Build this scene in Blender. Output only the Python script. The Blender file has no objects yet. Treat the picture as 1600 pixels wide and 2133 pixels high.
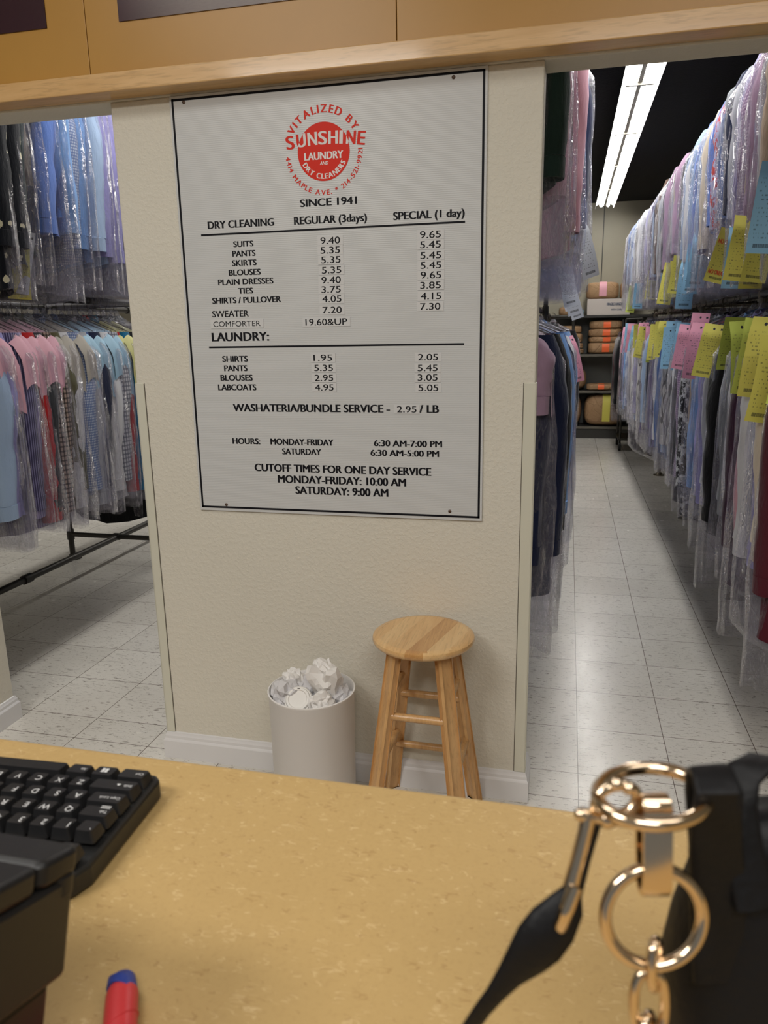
import bpy, math, random
from mathutils import Vector, Matrix, noise
R = random.Random(7)
PI = math.pi
C = bpy.context.scene.collection
S = bpy.context.scene

# ------------------------------------------------------------------ camera, exposure, world, lamps
cam = bpy.data.objects.new('camera', bpy.data.cameras.new('camera'))
C.objects.link(cam)
cam.matrix_world = Matrix(((0.97209489, -0.03841833, 0.23142073, 0.0),
                           (0.2339536, 0.2312695, -0.94434111, -2.147),
                           (-0.01724055, 0.97213088, 0.233804, 1.456),
                           (0, 0, 0, 1)))
cd = cam.data
cd.sensor_fit = 'VERTICAL'; cd.sensor_height = 24.0
cd.lens = 1560.07 / 2133 * 24.0
cd.clip_start = 0.02; cd.clip_end = 60
cd.dof.use_dof = True; cd.dof.focus_distance = 2.35; cd.dof.aperture_fstop = 8.0
S.camera = cam
S.view_settings.view_transform = 'Standard'
S.view_settings.look = 'None'
S.view_settings.gamma = 1.0
S.view_settings.use_curve_mapping = False
S.view_settings.exposure = 0.0
S.cycles.transparent_max_bounces = 40
S.cycles.max_bounces = 8
S.cycles.sample_clamp_indirect = 6.0
S.cycles.caustics_reflective = False
S.cycles.caustics_refractive = False

w = bpy.data.worlds.new('world'); S.world = w; w.use_nodes = True
w.node_tree.nodes['Background'].inputs[0].default_value = (0.86, 0.93, 1.0, 1)
w.node_tree.nodes['Background'].inputs[1].default_value = 0.20

def area(name, loc, sx, sy, power, col=(1, 1, 1), rot=(0, 0, 0)):
    l = bpy.data.lights.new(name, 'AREA'); l.shape = 'RECTANGLE'
    l.size = sx; l.size_y = sy; l.energy = power; l.color = col
    o = bpy.data.objects.new(name, l); C.objects.link(o)
    o.location = loc; o.rotation_euler = rot
    return o
WARM = (1.0, 0.975, 0.93)
area('shop_troffer', (-1.35, -1.45, 3.02), 1.2, 0.6, 13, WARM)
area('shop_troffer', (0.9, -1.9, 3.02), 1.2, 0.6, 10, WARM)
area('shop_troffer', (-1.5, -3.0, 3.02), 1.2, 0.6, 48, WARM)
area('shop_troffer', (0.5, -3.2, 3.02), 1.2, 0.6, 36, WARM)
COOL = (1.0, 0.97, 0.92)
area('stockroom_tube', (-1.78, 3.6, 3.0), 0.18, 6.0, 66, COOL)
area('stockroom_tube', (-4.0, 3.6, 3.0), 0.18, 6.0, 60, COOL)
TUBE_STRENGTH = 34.0

# ------------------------------------------------------------------ helpers
class B:
    """collects boxes, tubes and lofts; build() links them as one mesh object"""
    def __init__(s): s.v = []; s.f = []; s.m = []
    def add(s, v, f, mi=0):
        k = len(s.v); s.v += [tuple(p) for p in v]
        for q in f: s.f.append([i + k for i in q]); s.m.append(mi)
        return s
    def box(s, x0, x1, y0, y1, z0, z1, mi=0, M=None):
        v = [Vector((x, y, z)) for z in (z0, z1) for y in (y0, y1) for x in (x0, x1)]
        if M is not None: v = [M @ p for p in v]
        return s.add(v, [(0, 2, 3, 1), (4, 5, 7, 6), (0, 1, 5, 4), (2, 6, 7, 3), (0, 4, 6, 2), (1, 3, 7, 5)], mi)
    def loft(s, rings, cap0=True, cap1=True, mi=0, closed=True):
        n = len(rings[0]); v = [p for r in rings for p in r]; f = []
        for i in range(len(rings) - 1):
            for j in range(n if closed else n - 1):
                a = i * n + j; b = i * n + (j + 1) % n
                f.append((a, b, b + n, a + n))
        if cap0: f.append(tuple(range(n))[::-1])
        if cap1: f.append(tuple((len(rings) - 1) * n + j for j in range(n)))
        return s.add(v, f, mi)
    def tube(s, pts, r, n=10, closed=False, mi=0, flat=None, up=None):
        pts = [Vector(p) for p in pts]; m = len(pts); rings = []
        rr = r if isinstance(r, (list, tuple)) else [r] * m
        ref = Vector(up) if up else None; prev = None
        for i, p in enumerate(pts):
            if closed: t = pts[(i + 1) % m] - pts[i - 1]
            else: t = pts[min(i + 1, m - 1)] - pts[max(i - 1, 0)]
            t.normalize()
            a = ref or prev or (Vector((0, 0, 1)) if abs(t.z) < .9 else Vector((1, 0, 0)))
            a = a - t * a.dot(t)
            if a.length < 1e-6: a = t.orthogonal()
            a.normalize(); prev = a; b = t.cross(a)
            fl = flat if flat else 1.0
            rings.append([p + a * math.cos(2 * PI * j / n) * rr[i] * fl + b * math.sin(2 * PI * j / n) * rr[i] for j in range(n)])
        if closed: rings.append(rings[0])
        return s.loft(rings, not closed, not closed, mi)
    def cyl(s, p0, p1, r, n=16, mi=0, r1=None): return s.tube([p0, p1], [r, r if r1 is None else r1], n, mi=mi)
    def lathe(s, prof, n=32, c=(0, 0, 0), mi=0, cap0=True, cap1=True):
        return s.loft([[(c[0] + r * math.cos(2 * PI * j / n), c[1] + r * math.sin(2 * PI * j / n), c[2] + z) for j in range(n)] for r, z in prof], cap0, cap1, mi)
    def ring(s, c, ax, ay, R0, r, n=36, k=12, R1=None, arc=None):
        c = Vector(c); ax = Vector(ax); ay = Vector(ay); R1 = R1 or R0
        a0, a1 = arc or (0, 2 * PI)
        m = n if arc is None else n + 1
        pts = [c + ax * R0 * math.cos(a0 + (a1 - a0) * i / n) + ay * R1 * math.sin(a0 + (a1 - a0) * i / n) for i in range(m)]
        return s.tube(pts, r, k, closed=arc is None)
    def mesh(s, name, smooth=35):
        me = bpy.data.meshes.new(name); me.from_pydata(s.v, [], s.f)
        me.polygons.foreach_set('material_index', s.m)
        if smooth:
            me.polygons.foreach_set('use_smooth', [True] * len(s.f))
            me.update()
            me.set_sharp_from_angle(angle=math.radians(smooth))
        me.update()
        return me
    def build(s, name, mat, parent=None, smooth=35, bevel=0, seg=2, loc=None):
        return link(name, s.mesh(name, smooth), mat, parent, bevel, seg, loc)

def link(name, me, mat, parent=None, bevel=0, seg=2, loc=None):
    mats = mat if isinstance(mat, (list, tuple)) else [mat]
    if not me.materials:
        for m in mats: me.materials.append(m)
    o = bpy.data.objects.new(name, me); C.objects.link(o)
    for i, m in enumerate(mats):
        o.material_slots[i].link = 'OBJECT'; o.material_slots[i].material = m
    if parent: o.parent = parent
    if loc: o.location = loc
    if bevel:
        b = o.modifiers.new('bevel', 'BEVEL'); b.width = bevel; b.segments = seg; b.limit_method = 'ANGLE'
    return o

def tag(o, label=None, cat=None, group=None, kind=None):
    if label: o['label'] = label
    if cat: o['category'] = cat
    if group: o['group'] = group
    if kind: o['kind'] = kind
    return o
def thing(name, label, cat, loc=(0, 0, 0), rz=0, group=None):
    o = bpy.data.objects.new(name, None); C.objects.link(o)
    o.empty_display_size = .05
    o.location = loc; o.rotation_euler = (0, 0, rz)
    return tag(o, label, cat, group)
def struct(o, label=None): return tag(o, label, kind='structure')
def copy_tree(o, parent=None):
    c = o.copy(); C.objects.link(c)
    if parent: c.parent = parent
    for ch in list(o.children): copy_tree(ch, c)
    return c

# ------------------------------------------------------------------ materials
def srgb(r, g, b):
    f = lambda c: (c / 255) / 12.92 if c <= 10 else ((c / 255 + .055) / 1.055) ** 2.4
    return (f(r), f(g), f(b))
class N:
    """small node-tree writer"""
    def __init__(s, name):
        s.mat = bpy.data.materials.new(name); s.mat.use_nodes = True
        s.nt = s.mat.node_tree; s.nt.nodes.clear()
        s.out = s.nt.nodes.new('ShaderNodeOutputMaterial')
    def n(s, t, **kw):
        x = s.nt.nodes.new(t)
        for k, v in kw.items(): setattr(x, k, v)
        return x
    def set(s, x, k, v):
        if isinstance(v, bpy.types.NodeSocket): s.nt.links.new(v, x.inputs[k])
        elif isinstance(v, (tuple, list)) and len(v) == 3 and x.inputs[k].type == 'RGBA': x.inputs[k].default_value = (*v, 1)
        else: x.inputs[k].default_value = v
    def obj(s, scale=(1, 1, 1), loc=(0, 0, 0), gen=False):
        t = s.n('ShaderNodeTexCoord'); m = s.n('ShaderNodeMapping')
        s.set(m, 'Vector', t.outputs['Generated' if gen else 'Object']); m.inputs['Scale'].default_value = scale; m.inputs['Location'].default_value = loc
        return m.outputs[0]
    def noise(s, vec, scale, detail=3, rough=.5, dist=0):
        x = s.n('ShaderNodeTexNoise'); s.set(x, 'Vector', vec); s.set(x, 'Scale', scale); s.set(x, 'Detail', detail); s.set(x, 'Roughness', rough); s.set(x, 'Distortion', dist)
        return x.outputs['Fac']
    def math(s, op, a, b=0.0, c=0.0, clamp=False):
        x = s.n('ShaderNodeMath', operation=op, use_clamp=clamp); s.set(x, 0, a); s.set(x, 1, b); s.set(x, 2, c)
        return x.outputs[0]
    def ramp(s, fac, stops):
        x = s.n('ShaderNodeValToRGB'); s.set(x, 'Fac', fac); e = x.color_ramp.elements
        while len(e) < len(stops): e.new(.5)
        for q, (p, c) in zip(e, stops):
            q.position = p; q.color = (*c, 1) if not isinstance(c, (int, float)) else (c, c, c, 1)
        return x.outputs[0]
    def mix(s, fac, a, b, mode='MIX'):
        x = s.n('ShaderNodeMix', data_type='RGBA', blend_type=mode)
        s.set(x, 0, fac); s.set(x, 6, a); s.set(x, 7, b)
        return x.outputs[2]
    def bump(s, h, strength=.3, dist=.01):
        x = s.n('ShaderNodeBump'); s.set(x, 'Height', h); s.set(x, 'Strength', strength); s.set(x, 'Distance', dist)
        return x.outputs[0]
    def bsdf(s, col, rough=.5, metal=0, normal=None, coat=0, spec=.5, emis=None, es=0, sheen=0):
        p = s.n('ShaderNodeBsdfPrincipled'); s.set(p, 'Base Color', col); s.set(p, 'Roughness', rough); s.set(p, 'Metallic', metal)
        s.set(p, 'Specular IOR Level', spec)
        if coat: s.set(p, 'Coat Weight', coat); s.set(p, 'Coat Roughness', .12)
        if sheen: s.set(p, 'Sheen Weight', sheen)
        if normal is not None: s.set(p, 'Normal', normal)
        if emis: s.set(p, 'Emission Color', emis); s.set(p, 'Emission Strength', es)
        s.nt.links.new(p.outputs[0], s.out.inputs[0]); return p
def plain(name, col, rough=.5, metal=0, spec=.5, bump=None, var=0):
    m = N(name); c = col; nrm = None
    if var: c = m.mix(m.noise(m.obj(), 9, 3), tuple(x * (1 - var) for x in col), tuple(min(1, x * (1 + var)) for x in col))
    if bump: nrm = m.bump(m.noise(m.obj(), bump[0], 3), bump[1], bump[2])
    m.bsdf(c, rough, metal, nrm, spec=spec); return m.mat

def mat_wall():
    m = N('orange_peel_paint'); v = m.obj()
    h = m.math('ADD', m.ramp(m.noise(v, 75, 3, .6), [(.45, 0), (.62, 1)]), m.math('MULTIPLY', m.noise(v, 260, 2), .35))
    c = m.mix(m.noise(v, 2.2, 3), srgb(212, 207, 193), srgb(220, 215, 202))
    m.bsdf(c, .62, 0, m.bump(h, .28, .003), spec=.3); return m.mat
def mat_floor():
    m = N('vinyl_tile'); T = .3048
    t = m.n('ShaderNodeTexCoord'); s = m.n('ShaderNodeSeparateXYZ'); m.set(s, 0, t.outputs['Object'])
    X, Y = s.outputs[0], s.outputs[1]
    def line(c, off):
        q = m.math('FRACT', m.math('DIVIDE', m.math('ADD', c, 100 * T - off), T))
        return m.math('LESS_THAN', m.math('ABSOLUTE', m.math('SUBTRACT', q, .5)), .4955), q
    lx, _ = line(X, .085); ly, _ = line(Y, .182)
    grout = m.math('MULTIPLY', lx, ly)
    thr = m.math('GREATER_THAN', m.math('ABSOLUTE', m.math('SUBTRACT', Y, .033)), .0014)
    grout = m.math('MULTIPLY', grout, thr)
    ix = m.math('FLOOR', m.math('DIVIDE', m.math('ADD', X, 100 * T - .085), T)); iy = m.math('FLOOR', m.math('DIVIDE', m.math('ADD', Y, 100 * T - .182), T))
    cb = m.n('ShaderNodeCombineXYZ'); m.set(cb, 0, ix); m.set(cb, 1, iy)
    wn = m.n('ShaderNodeTexWhiteNoise'); m.set(wn, 0, cb.outputs[0])
    base = m.mix(wn.outputs[0], srgb(214, 210, 202), srgb(222, 218, 210))
    mp = m.n('ShaderNodeMapping'); m.set(mp, 0, t.outputs['Object']); mp.inputs['Scale'].default_value = (34, 120, 1)
    fl = m.noise(mp.outputs[0], 1, 4, .65, .6)
    base = m.mix(m.ramp(fl, [(.575, 0), (.66, .85)]), base, srgb(128, 121, 112))
    base = m.mix(m.ramp(m.noise(t.outputs['Object'], 120, 3, .7), [(.62, 0), (.70, .7)]), base, srgb(118, 112, 104))
    base = m.mix(m.ramp(m.noise(t.outputs['Object'], 1.3, 4, .6), [(.4, 0), (.75, .25)]), base, srgb(150, 140, 126))
    mp2 = m.n('ShaderNodeMapping'); m.set(mp2, 0, t.outputs['Object']); mp2.inputs['Scale'].default_value = (3, 26, 1); mp2.inputs['Rotation'].default_value = (0, 0, .6)
    scuff = m.math('LESS_THAN', m.math('ABSOLUTE', m.math('SUBTRACT', m.noise(mp2.outputs[0], 1.2, 2), .5)), .0035)
    scuff = m.math('MULTIPLY', scuff, m.math('GREATER_THAN', m.noise(t.outputs['Object'], 5, 1), .56))
    base = m.mix(m.math('MULTIPLY', scuff, .5), base, srgb(90, 82, 74))
    base = m.mix(grout, srgb(104, 92, 84), base)
    rough = m.math('MULTIPLY_ADD', m.noise(t.outputs['Object'], 14, 3), .16, .16)
    m.bsdf(base, rough, 0, m.bump(m.math('ADD', m.noise(t.outputs['Object'], 26, 2), m.math('MULTIPLY', grout, .5)), .06, .003), spec=.42)
    return m.mat
def mat_wood(name, c0, c1, scale=1.0, axis='X', coat=.25, rough=.38, dark=None):
    m = N(name); sc = {'X': (2.2, 26, 26), 'Y': (26, 2.2, 26), 'Z': (26, 26, 2.2)}[axis]
    v = m.obj(tuple(q * scale for q in sc)); g = m.noise(v, 1.6, 6, .62, .35)
    c = m.mix(m.ramp(g, [(.32, 0), (.68, 1)]), c0, c1)
    c = m.mix(m.math('MULTIPLY', m.ramp(m.noise(m.obj(tuple(q * scale * 3.4 for q in sc)), 2.2, 3, .6), [(.52, 0), (.66, 1)]), .45), c, dark or tuple(x * .62 for x in c0))
    c = m.mix(m.math('MULTIPLY', m.noise(m.obj(tuple(q * .09 for q in sc)), 2.2, 2), .45), c, tuple(x * .82 for x in c1))
    m.bsdf(c, rough, 0, m.bump(g, .05, .002), coat=coat); return m.mat
def mat_counter():
    m = N('speckled_laminate'); v = m.obj()
    c = m.mix(m.noise(v, 9, 4, .6), srgb(173, 144, 94), srgb(182, 153, 102))
    c = m.mix(m.ramp(m.noise(v, 260, 3, .7), [(.5, 0), (.72, .35)]), c, srgb(160, 130, 84))
    def fibre(rot, sc, seed, thr):
        p = m.n('ShaderNodeMapping'); t = m.n('ShaderNodeTexCoord'); m.set(p, 0, t.outputs['Object'])
        p.inputs['Rotation'].default_value = (0, 0, rot); p.inputs['Location'].default_value = (seed, seed * .7, 0); p.inputs['Scale'].default_value = sc
        ln = m.math('LESS_THAN', m.math('ABSOLUTE', m.math('SUBTRACT', m.noise(p.outputs[0], 1, 1, .4, .5), .5)), thr)
        q = m.n('ShaderNodeMapping'); m.set(q, 0, t.outputs['Object']); q.inputs['Location'].default_value = (seed * 3, seed, 0)
        return m.math('MULTIPLY', ln, m.math('GREATER_THAN', m.noise(q.outputs[0], 95, 0), .69))
    for rot, seed, col in ((.4, 1.3, (205, 178, 132)), (-.8, 4.1, (210, 184, 140)), (1.5, 7.7, (204, 176, 130)), (2.4, 9.2, (146, 111, 66)), (.9, 12.9, (148, 115, 72))):
        c = m.mix(m.math('MULTIPLY', fibre(rot, (50, 210, 1), seed, .02), .45), c, srgb(*col))
    m.bsdf(c, .44, 0, m.bump(m.noise(v, 320, 2), .04, .001), spec=.4); return m.mat
def mat_fabric(name, col, pat=None, col2=None, sc=1.0):
    m = N(name); v = m.obj(); c = col
    if pat in ('stripe', 'check', 'gingham'):
        t = m.n('ShaderNodeSeparateXYZ'); m.set(t, 0, v)
        f = {'stripe': 70, 'check': 46, 'gingham': 80}[pat] * sc
        a = m.math('GREATER_THAN', m.math('FRACT', m.math('MULTIPLY', m.math('ADD', t.outputs[0], t.outputs[1]), f)), .62 if pat != 'gingham' else .5)
        c = m.mix(m.math('MULTIPLY', a, .8), col, col2)
        if pat != 'stripe':
            b = m.math('GREATER_THAN', m.math('FRACT', m.math('MULTIPLY', t.outputs[2], f)), .62 if pat != 'gingham' else .5)
            c = m.mix(m.math('MULTIPLY', b, .7), c, col2)
    elif pat == 'floral':
        vo = m.n('ShaderNodeTexVoronoi'); m.set(vo, 'Vector', v); m.set(vo, 'Scale', 17 * sc); m.set(vo, 'Randomness', .8)
        d = m.math('ADD', vo.outputs['Distance'], m.math('MULTIPLY', m.noise(v, 90 * sc, 2), .25))
        c = m.mix(m.math('LESS_THAN', d, .42), col, col2)
    elif pat == 'print':
        c = m.mix(m.ramp(m.noise(v, 24 * sc, 5, .72), [(.50, 0), (.54, 1)]), col, col2)
    c2 = m.mix(m.noise(v, 5, 3), c, m.mix(1, c, (.86, .86, .86), 'MULTIPLY'))
    h = m.math('ADD', m.noise(m.obj((9, 9, 2.5)), 2.2, 4, .6), m.math('MULTIPLY', m.noise(v, 420, 1), .05))
    m.bsdf(c2, .86, 0, m.bump(h, .5, .02), spec=.2, sheen=.15); return m.mat
def mat_plastic_film():
    m = N('clear_plastic_film')
    t = m.n('ShaderNodeTexCoord'); oi = m.n('ShaderNodeObjectInfo')
    add = m.n('ShaderNodeVectorMath', operation='ADD'); m.set(add, 0, t.outputs['Object'])
    sc = m.n('ShaderNodeVectorMath', operation='SCALE'); sc.inputs[0].default_value = (17, 9, 23); m.set(sc, 'Scale', oi.outputs['Random']); m.set(add, 1, sc.outputs[0])
    mp = m.n('ShaderNodeMapping'); m.set(mp, 0, add.outputs[0]); mp.inputs['Scale'].default_value = (11, 11, 3.2)
    n1 = m.noise(mp.outputs[0], 2.4, 4, .6, 1.4)
    ridge = m.math('ABSOLUTE', m.math('SUBTRACT', n1, .5))
    n2 = m.noise(add.outputs[0], 30, 3, .55, 1.0)
    h = m.math('ADD', m.math('MULTIPLY', ridge, 2.4), m.math('MULTIPLY', n2, .8))
    nb = m.bump(h, 1.0, .026)
    lw = m.n('ShaderNodeLayerWeight'); m.set(lw, 'Blend', .35); m.set(lw, 'Normal', nb)
    tr = m.n('ShaderNodeBsdfTransparent'); m.set(tr, 0, (.965, .965, .985))
    df = m.n('ShaderNodeBsdfDiffuse'); m.set(df, 0, (.66, .64, .74)); m.set(df, 'Normal', nb)
    tl = m.n('ShaderNodeBsdfTranslucent'); m.set(tl, 0, (.64, .61, .72))
    hz = m.n('ShaderNodeMixShader'); m.set(hz, 0, .5); m.nt.links.new(df.outputs[0], hz.inputs[1]); m.nt.links.new(tl.outputs[0], hz.inputs[2])
    crease = m.ramp(ridge, [(0, 1), (.035, 0)])
    fh = m.math('ADD', m.math('MULTIPLY_ADD', m.math('POWER', lw.outputs['Facing'], 2.0), .24, .085), m.math('MULTIPLY', crease, .12))
    m1 = m.n('ShaderNodeMixShader'); m.set(m1, 0, fh); m.nt.links.new(tr.outputs[0], m1.inputs[1]); m.nt.links.new(hz.outputs[0], m1.inputs[2])
    gl = m.n('ShaderNodeBsdfGlossy'); m.set(gl, 0, (1, 1, 1)); m.set(gl, 'Roughness', .10); m.set(gl, 'Normal', nb)
    fr = m.n('ShaderNodeFresnel'); m.set(fr, 'IOR', 1.48)
    m2 = m.n('ShaderNodeMixShader'); m.set(m2, 0, m.math('MINIMUM', m.math('MULTIPLY_ADD', fr.outputs[0], .70, m.math('MULTIPLY', crease, .08)), .34)); m.nt.links.new(m1.outputs[0], m2.inputs[1]); m.nt.links.new(gl.outputs[0], m2.inputs[2])
    m.nt.links.new(m2.outputs[0], m.out.inputs[0]); return m.mat
def mat_ticket(name, col):
    m = N(name); t = m.n('ShaderNodeTexCoord'); s = m.n('ShaderNodeSeparateXYZ'); m.set(s, 0, t.outputs['UV'])
    u, v = s.outputs[0], s.outputs[1]
    rows = m.math('GREATER_THAN', m.math('FRACT', m.math('MULTIPLY', v, 22)), .62)
    cb = m.n('ShaderNodeCombineXYZ'); m.set(cb, 0, m.math('MULTIPLY', u, 7)); m.set(cb, 1, m.math('FLOOR', m.math('MULTIPLY', v, 22)))
    words = m.math('GREATER_THAN', m.noise(cb.outputs[0], 1.7, 2, .6), .54)
    inside = m.math('MULTIPLY', m.math('LESS_THAN', m.math('ABSOLUTE', m.math('SUBTRACT', v, .5)), .34), m.math('LESS_THAN', m.math('ABSOLUTE', m.math('SUBTRACT', u, .47)), .36))
    ink = m.math('MULTIPLY', m.math('MULTIPLY', rows, words), m.math('MULTIPLY', inside, .55))
    bar = m.math('MULTIPLY', m.math('LESS_THAN', m.math('ABSOLUTE', m.math('SUBTRACT', v, .085)), .022), m.math('LESS_THAN', m.math('ABSOLUTE', m.math('SUBTRACT', u, .5)), .3))
    bar = m.math('MULTIPLY', bar, m.math('GREATER_THAN', m.noise(m.math('MULTIPLY', u, 90), 1, 1), .42))
    ink = m.math('MAXIMUM', ink, m.math('MULTIPLY', bar, .75))
    dx = m.math('MULTIPLY', m.math('SUBTRACT', u, .5), .4); dy = m.math('SUBTRACT', v, .91)
    hole = m.math('LESS_THAN', m.math('ADD', m.math('MULTIPLY', dx, dx), m.math('MULTIPLY', dy, dy)), .0005)
    sq = m.math('MULTIPLY', m.math('LESS_THAN', m.math('ABSOLUTE', m.math('SUBTRACT', u, .86)), .06), m.math('LESS_THAN', m.math('ABSOLUTE', dy), .018))
    ink = m.math('MAXIMUM', ink, m.math('MAXIMUM', hole, sq))
    m.bsdf(m.mix(ink, col, (.03, .03, .035)), .7, spec=.25); return m.mat
def mat_board():
    m = N('corrugated_plastic'); t = m.n('ShaderNodeSeparateXYZ'); m.set(t, 0, m.obj())
    wv = m.math('SINE', m.math('MULTIPLY', t.outputs[2], 2 * PI / .0052))
    crease = m.math('LESS_THAN', m.math('ABSOLUTE', m.math('SUBTRACT', m.noise(m.obj((.8, 1, 9)), 2.3, 1), .5)), .006)
    h = m.math('ADD', m.math('MULTIPLY', wv, .5), m.math('MULTIPLY', crease, 1.6))
    m.bsdf(m.mix(m.noise(m.obj(), 2, 3), srgb(198, 199, 199), srgb(206, 207, 207)), .33, 0, m.bump(h, .16, .0012), spec=.45); return m.mat
def mat_logo(name, cx, cz, rad):
    m = N(name); t = m.n('ShaderNodeTexCoord'); s = m.n('ShaderNodeSeparateXYZ'); m.set(s, 0, t.outputs['Object'])
    dx = m.math('SUBTRACT', s.outputs[0], cx); dz = m.math('SUBTRACT', s.outputs[2], cz)
    ins = m.math('LESS_THAN', m.math('ADD', m.math('MULTIPLY', dx, dx), m.math('MULTIPLY', dz, dz)), rad * rad)
    m.bsdf(m.mix(ins, RED, srgb(226, 222, 220)), .5, spec=.2); return m.mat
def mat_glow(name, col, st):
    m = N(name); m.bsdf((.9, .9, .9), .4, emis=col, es=st); return m.mat
def mat_kraft():
    m = N('kraft_paper'); v = m.obj()
    c = m.mix(m.noise(v, 6, 4, .6), srgb(152, 120, 88), srgb(172, 138, 102))
    vo = m.n('ShaderNodeTexVoronoi', feature='DISTANCE_TO_EDGE'); m.set(vo, 'Vector', v); m.set(vo, 'Scale', 9)
    h = m.math('ADD', m.noise(v, 14, 4, .6, 1.2), m.math('MULTIPLY', m.ramp(vo.outputs['Distance'], [(0, 0), (.06, 1)]), .5))
    m.bsdf(c, .62, 0, m.bump(h, .6, .012), spec=.35); return m.mat

RED = srgb(216, 46, 28)
M = {}
M['wall'] = mat_wall(); M['floor'] = mat_floor(); M['counter'] = mat_counter(); M['film'] = mat_plastic_film()
M['trimwhite'] = plain('white_trim_paint', srgb(222, 221, 222), .38)
M['guard'] = plain('cream_corner_guard', srgb(210, 208, 192), .35)
M['caulk'] = plain('dark_gap', (.09, .075, .06), .9)
M['ceil'] = plain('black_ceiling', (.006, .006, .007), .8, spec=.2, bump=(60, .2, .01))
M['whiteceil'] = plain('white_ceiling', (.75, .74, .7), .8)
M['backwall'] = plain('back_wall_panel', srgb(164, 158, 140), .55, var=.05)
M['maple'] = mat_wood('maple_trim', srgb(204, 160, 102), srgb(224, 184, 130), .8, 'X', .35, .35)
M['fascia'] = plain('amber_laminate', srgb(182, 136, 64), .36, var=.05, bump=(40, .05, .002))
M['seat'] = mat_wood('stool_seat_wood', srgb(214, 166, 108), srgb(230, 188, 130), 1.0, 'Y', .5, .3)
M['seatdark'] = mat_wood('stool_seat_dark_stave', srgb(184, 130, 74), srgb(216, 168, 108), 1.3, 'Y', .5, .3)
M['seatpale'] = mat_wood('stool_seat_pale_stave', srgb(222, 178, 120), srgb(236, 198, 142), .9, 'Y', .5, .3)
M['leg'] = mat_wood('stool_leg_wood', srgb(194, 146, 92), srgb(222, 178, 122), 1.0, 'Z', .3, .38)
M['binw'] = plain('white_plastic_bin', srgb(236, 233, 231), .42)
M['paper'] = plain('crumpled_paper', srgb(232, 229, 226), .75, bump=(18, .25, .01))
M['paperg'] = plain('printed_paper', srgb(212, 210, 212), .75, bump=(18, .25, .01), var=.12)
M['lid'] = plain('white_cup_lid', srgb(228, 225, 220), .4)
M['ink_black'] = plain('black_ink', (.006, .006, .009), .55, spec=.18)
M['board'] = mat_board()
M['stick'] = plain('price_sticker_paper', srgb(209, 209, 209), .5)
M['logo_red'] = plain('logo_red', RED, .5, spec=.2)
M['print_white'] = plain('white_print', srgb(226, 222, 220), .4)
M['screw'] = plain('screw_metal', srgb(96, 78, 66), .45, .6)
M['tube'] = mat_glow('fluorescent_glow', (1.0, .98, .94), TUBE_STRENGTH)
M['reflector'] = plain('white_reflector', (.8, .8, .8), .35)
M['pipe'] = plain('dark_pipe', srgb(70, 68, 64), .42, .75, var=.2, bump=(60, .1, .002))
M['pipeg'] = plain('galvanised_pipe', srgb(120, 112, 98), .42, .75, var=.2, bump=(60, .1, .002))
M['shelf'] = plain('dark_shelf_metal', srgb(58, 57, 54), .5, .3)
M['shelfedge'] = plain('shelf_edge_metal', srgb(112, 108, 98), .45, .4)
M['kraft'] = mat_kraft(); M['backpanel'] = plain('grey_back_panel', srgb(112, 114, 110), .55)
M['carton'] = plain('white_carton', srgb(204, 194, 186), .65)
M['orange'] = plain('orange_label', srgb(246, 108, 52), .5)
M['pinkl'] = plain('pink_label', srgb(226, 164, 176), .55)
M['yell'] = plain('yellow_label', srgb(214, 204, 92), .55)
M['blueink'] = plain('blue_print', srgb(52, 66, 92), .6)
M['redink'] = plain('red_print', srgb(214, 62, 36), .6)
M['hook'] = plain('hanger_wire', srgb(74, 66, 62), .35, .9)
M['key'] = plain('black_key', (.014, .014, .015), .38, spec=.45, bump=(500, .08, .001))
M['kbd'] = plain('black_keyboard_case', (.012, .012, .012), .42)
M['legend'] = plain('white_key_print', (.62, .62, .62), .5)
M['prn'] = plain('charcoal_plastic', (.013, .0125, .013), .42, spec=.35, bump=(500, .06, .001))
M['gold'] = plain('pale_gold_metal', srgb(220, 198, 170), .11, 1.0)
M['leather'] = plain('black_leather', (.005, .005, .006), .5, spec=.22, bump=(220, .25, .002))
M['redtape'] = plain('red_tape', srgb(196, 52, 56), .42)
M['bluetape'] = plain('blue_tape', srgb(36, 58, 140), .45)
M['rubber'] = plain('black_rubber', (.012, .012, .012), .6)
M['tk_yellow'] = mat_ticket('yellow_ticket_paper', srgb(222, 214, 104))
M['tk_blue'] = mat_ticket('blue_ticket_paper', srgb(138, 184, 214))
M['tk_pink'] = mat_ticket('pink_ticket_paper', srgb(228, 160, 182))
M['tk_green'] = mat_ticket('lime_ticket_paper', srgb(200, 214, 100))
M['tk_white'] = mat_ticket('white_ticket_paper', srgb(216, 220, 228))
for k, c in dict(pink=(222, 170, 186), grey=(176, 170, 160), blue=(160, 196, 218), yellow=(206, 204, 140), white=(222, 222, 226), mauve=(200, 172, 190)).items():
    M['cv_' + k] = plain(k + '_shoulder_paper', srgb(*c), .7, bump=(16, .4, .01))
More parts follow.
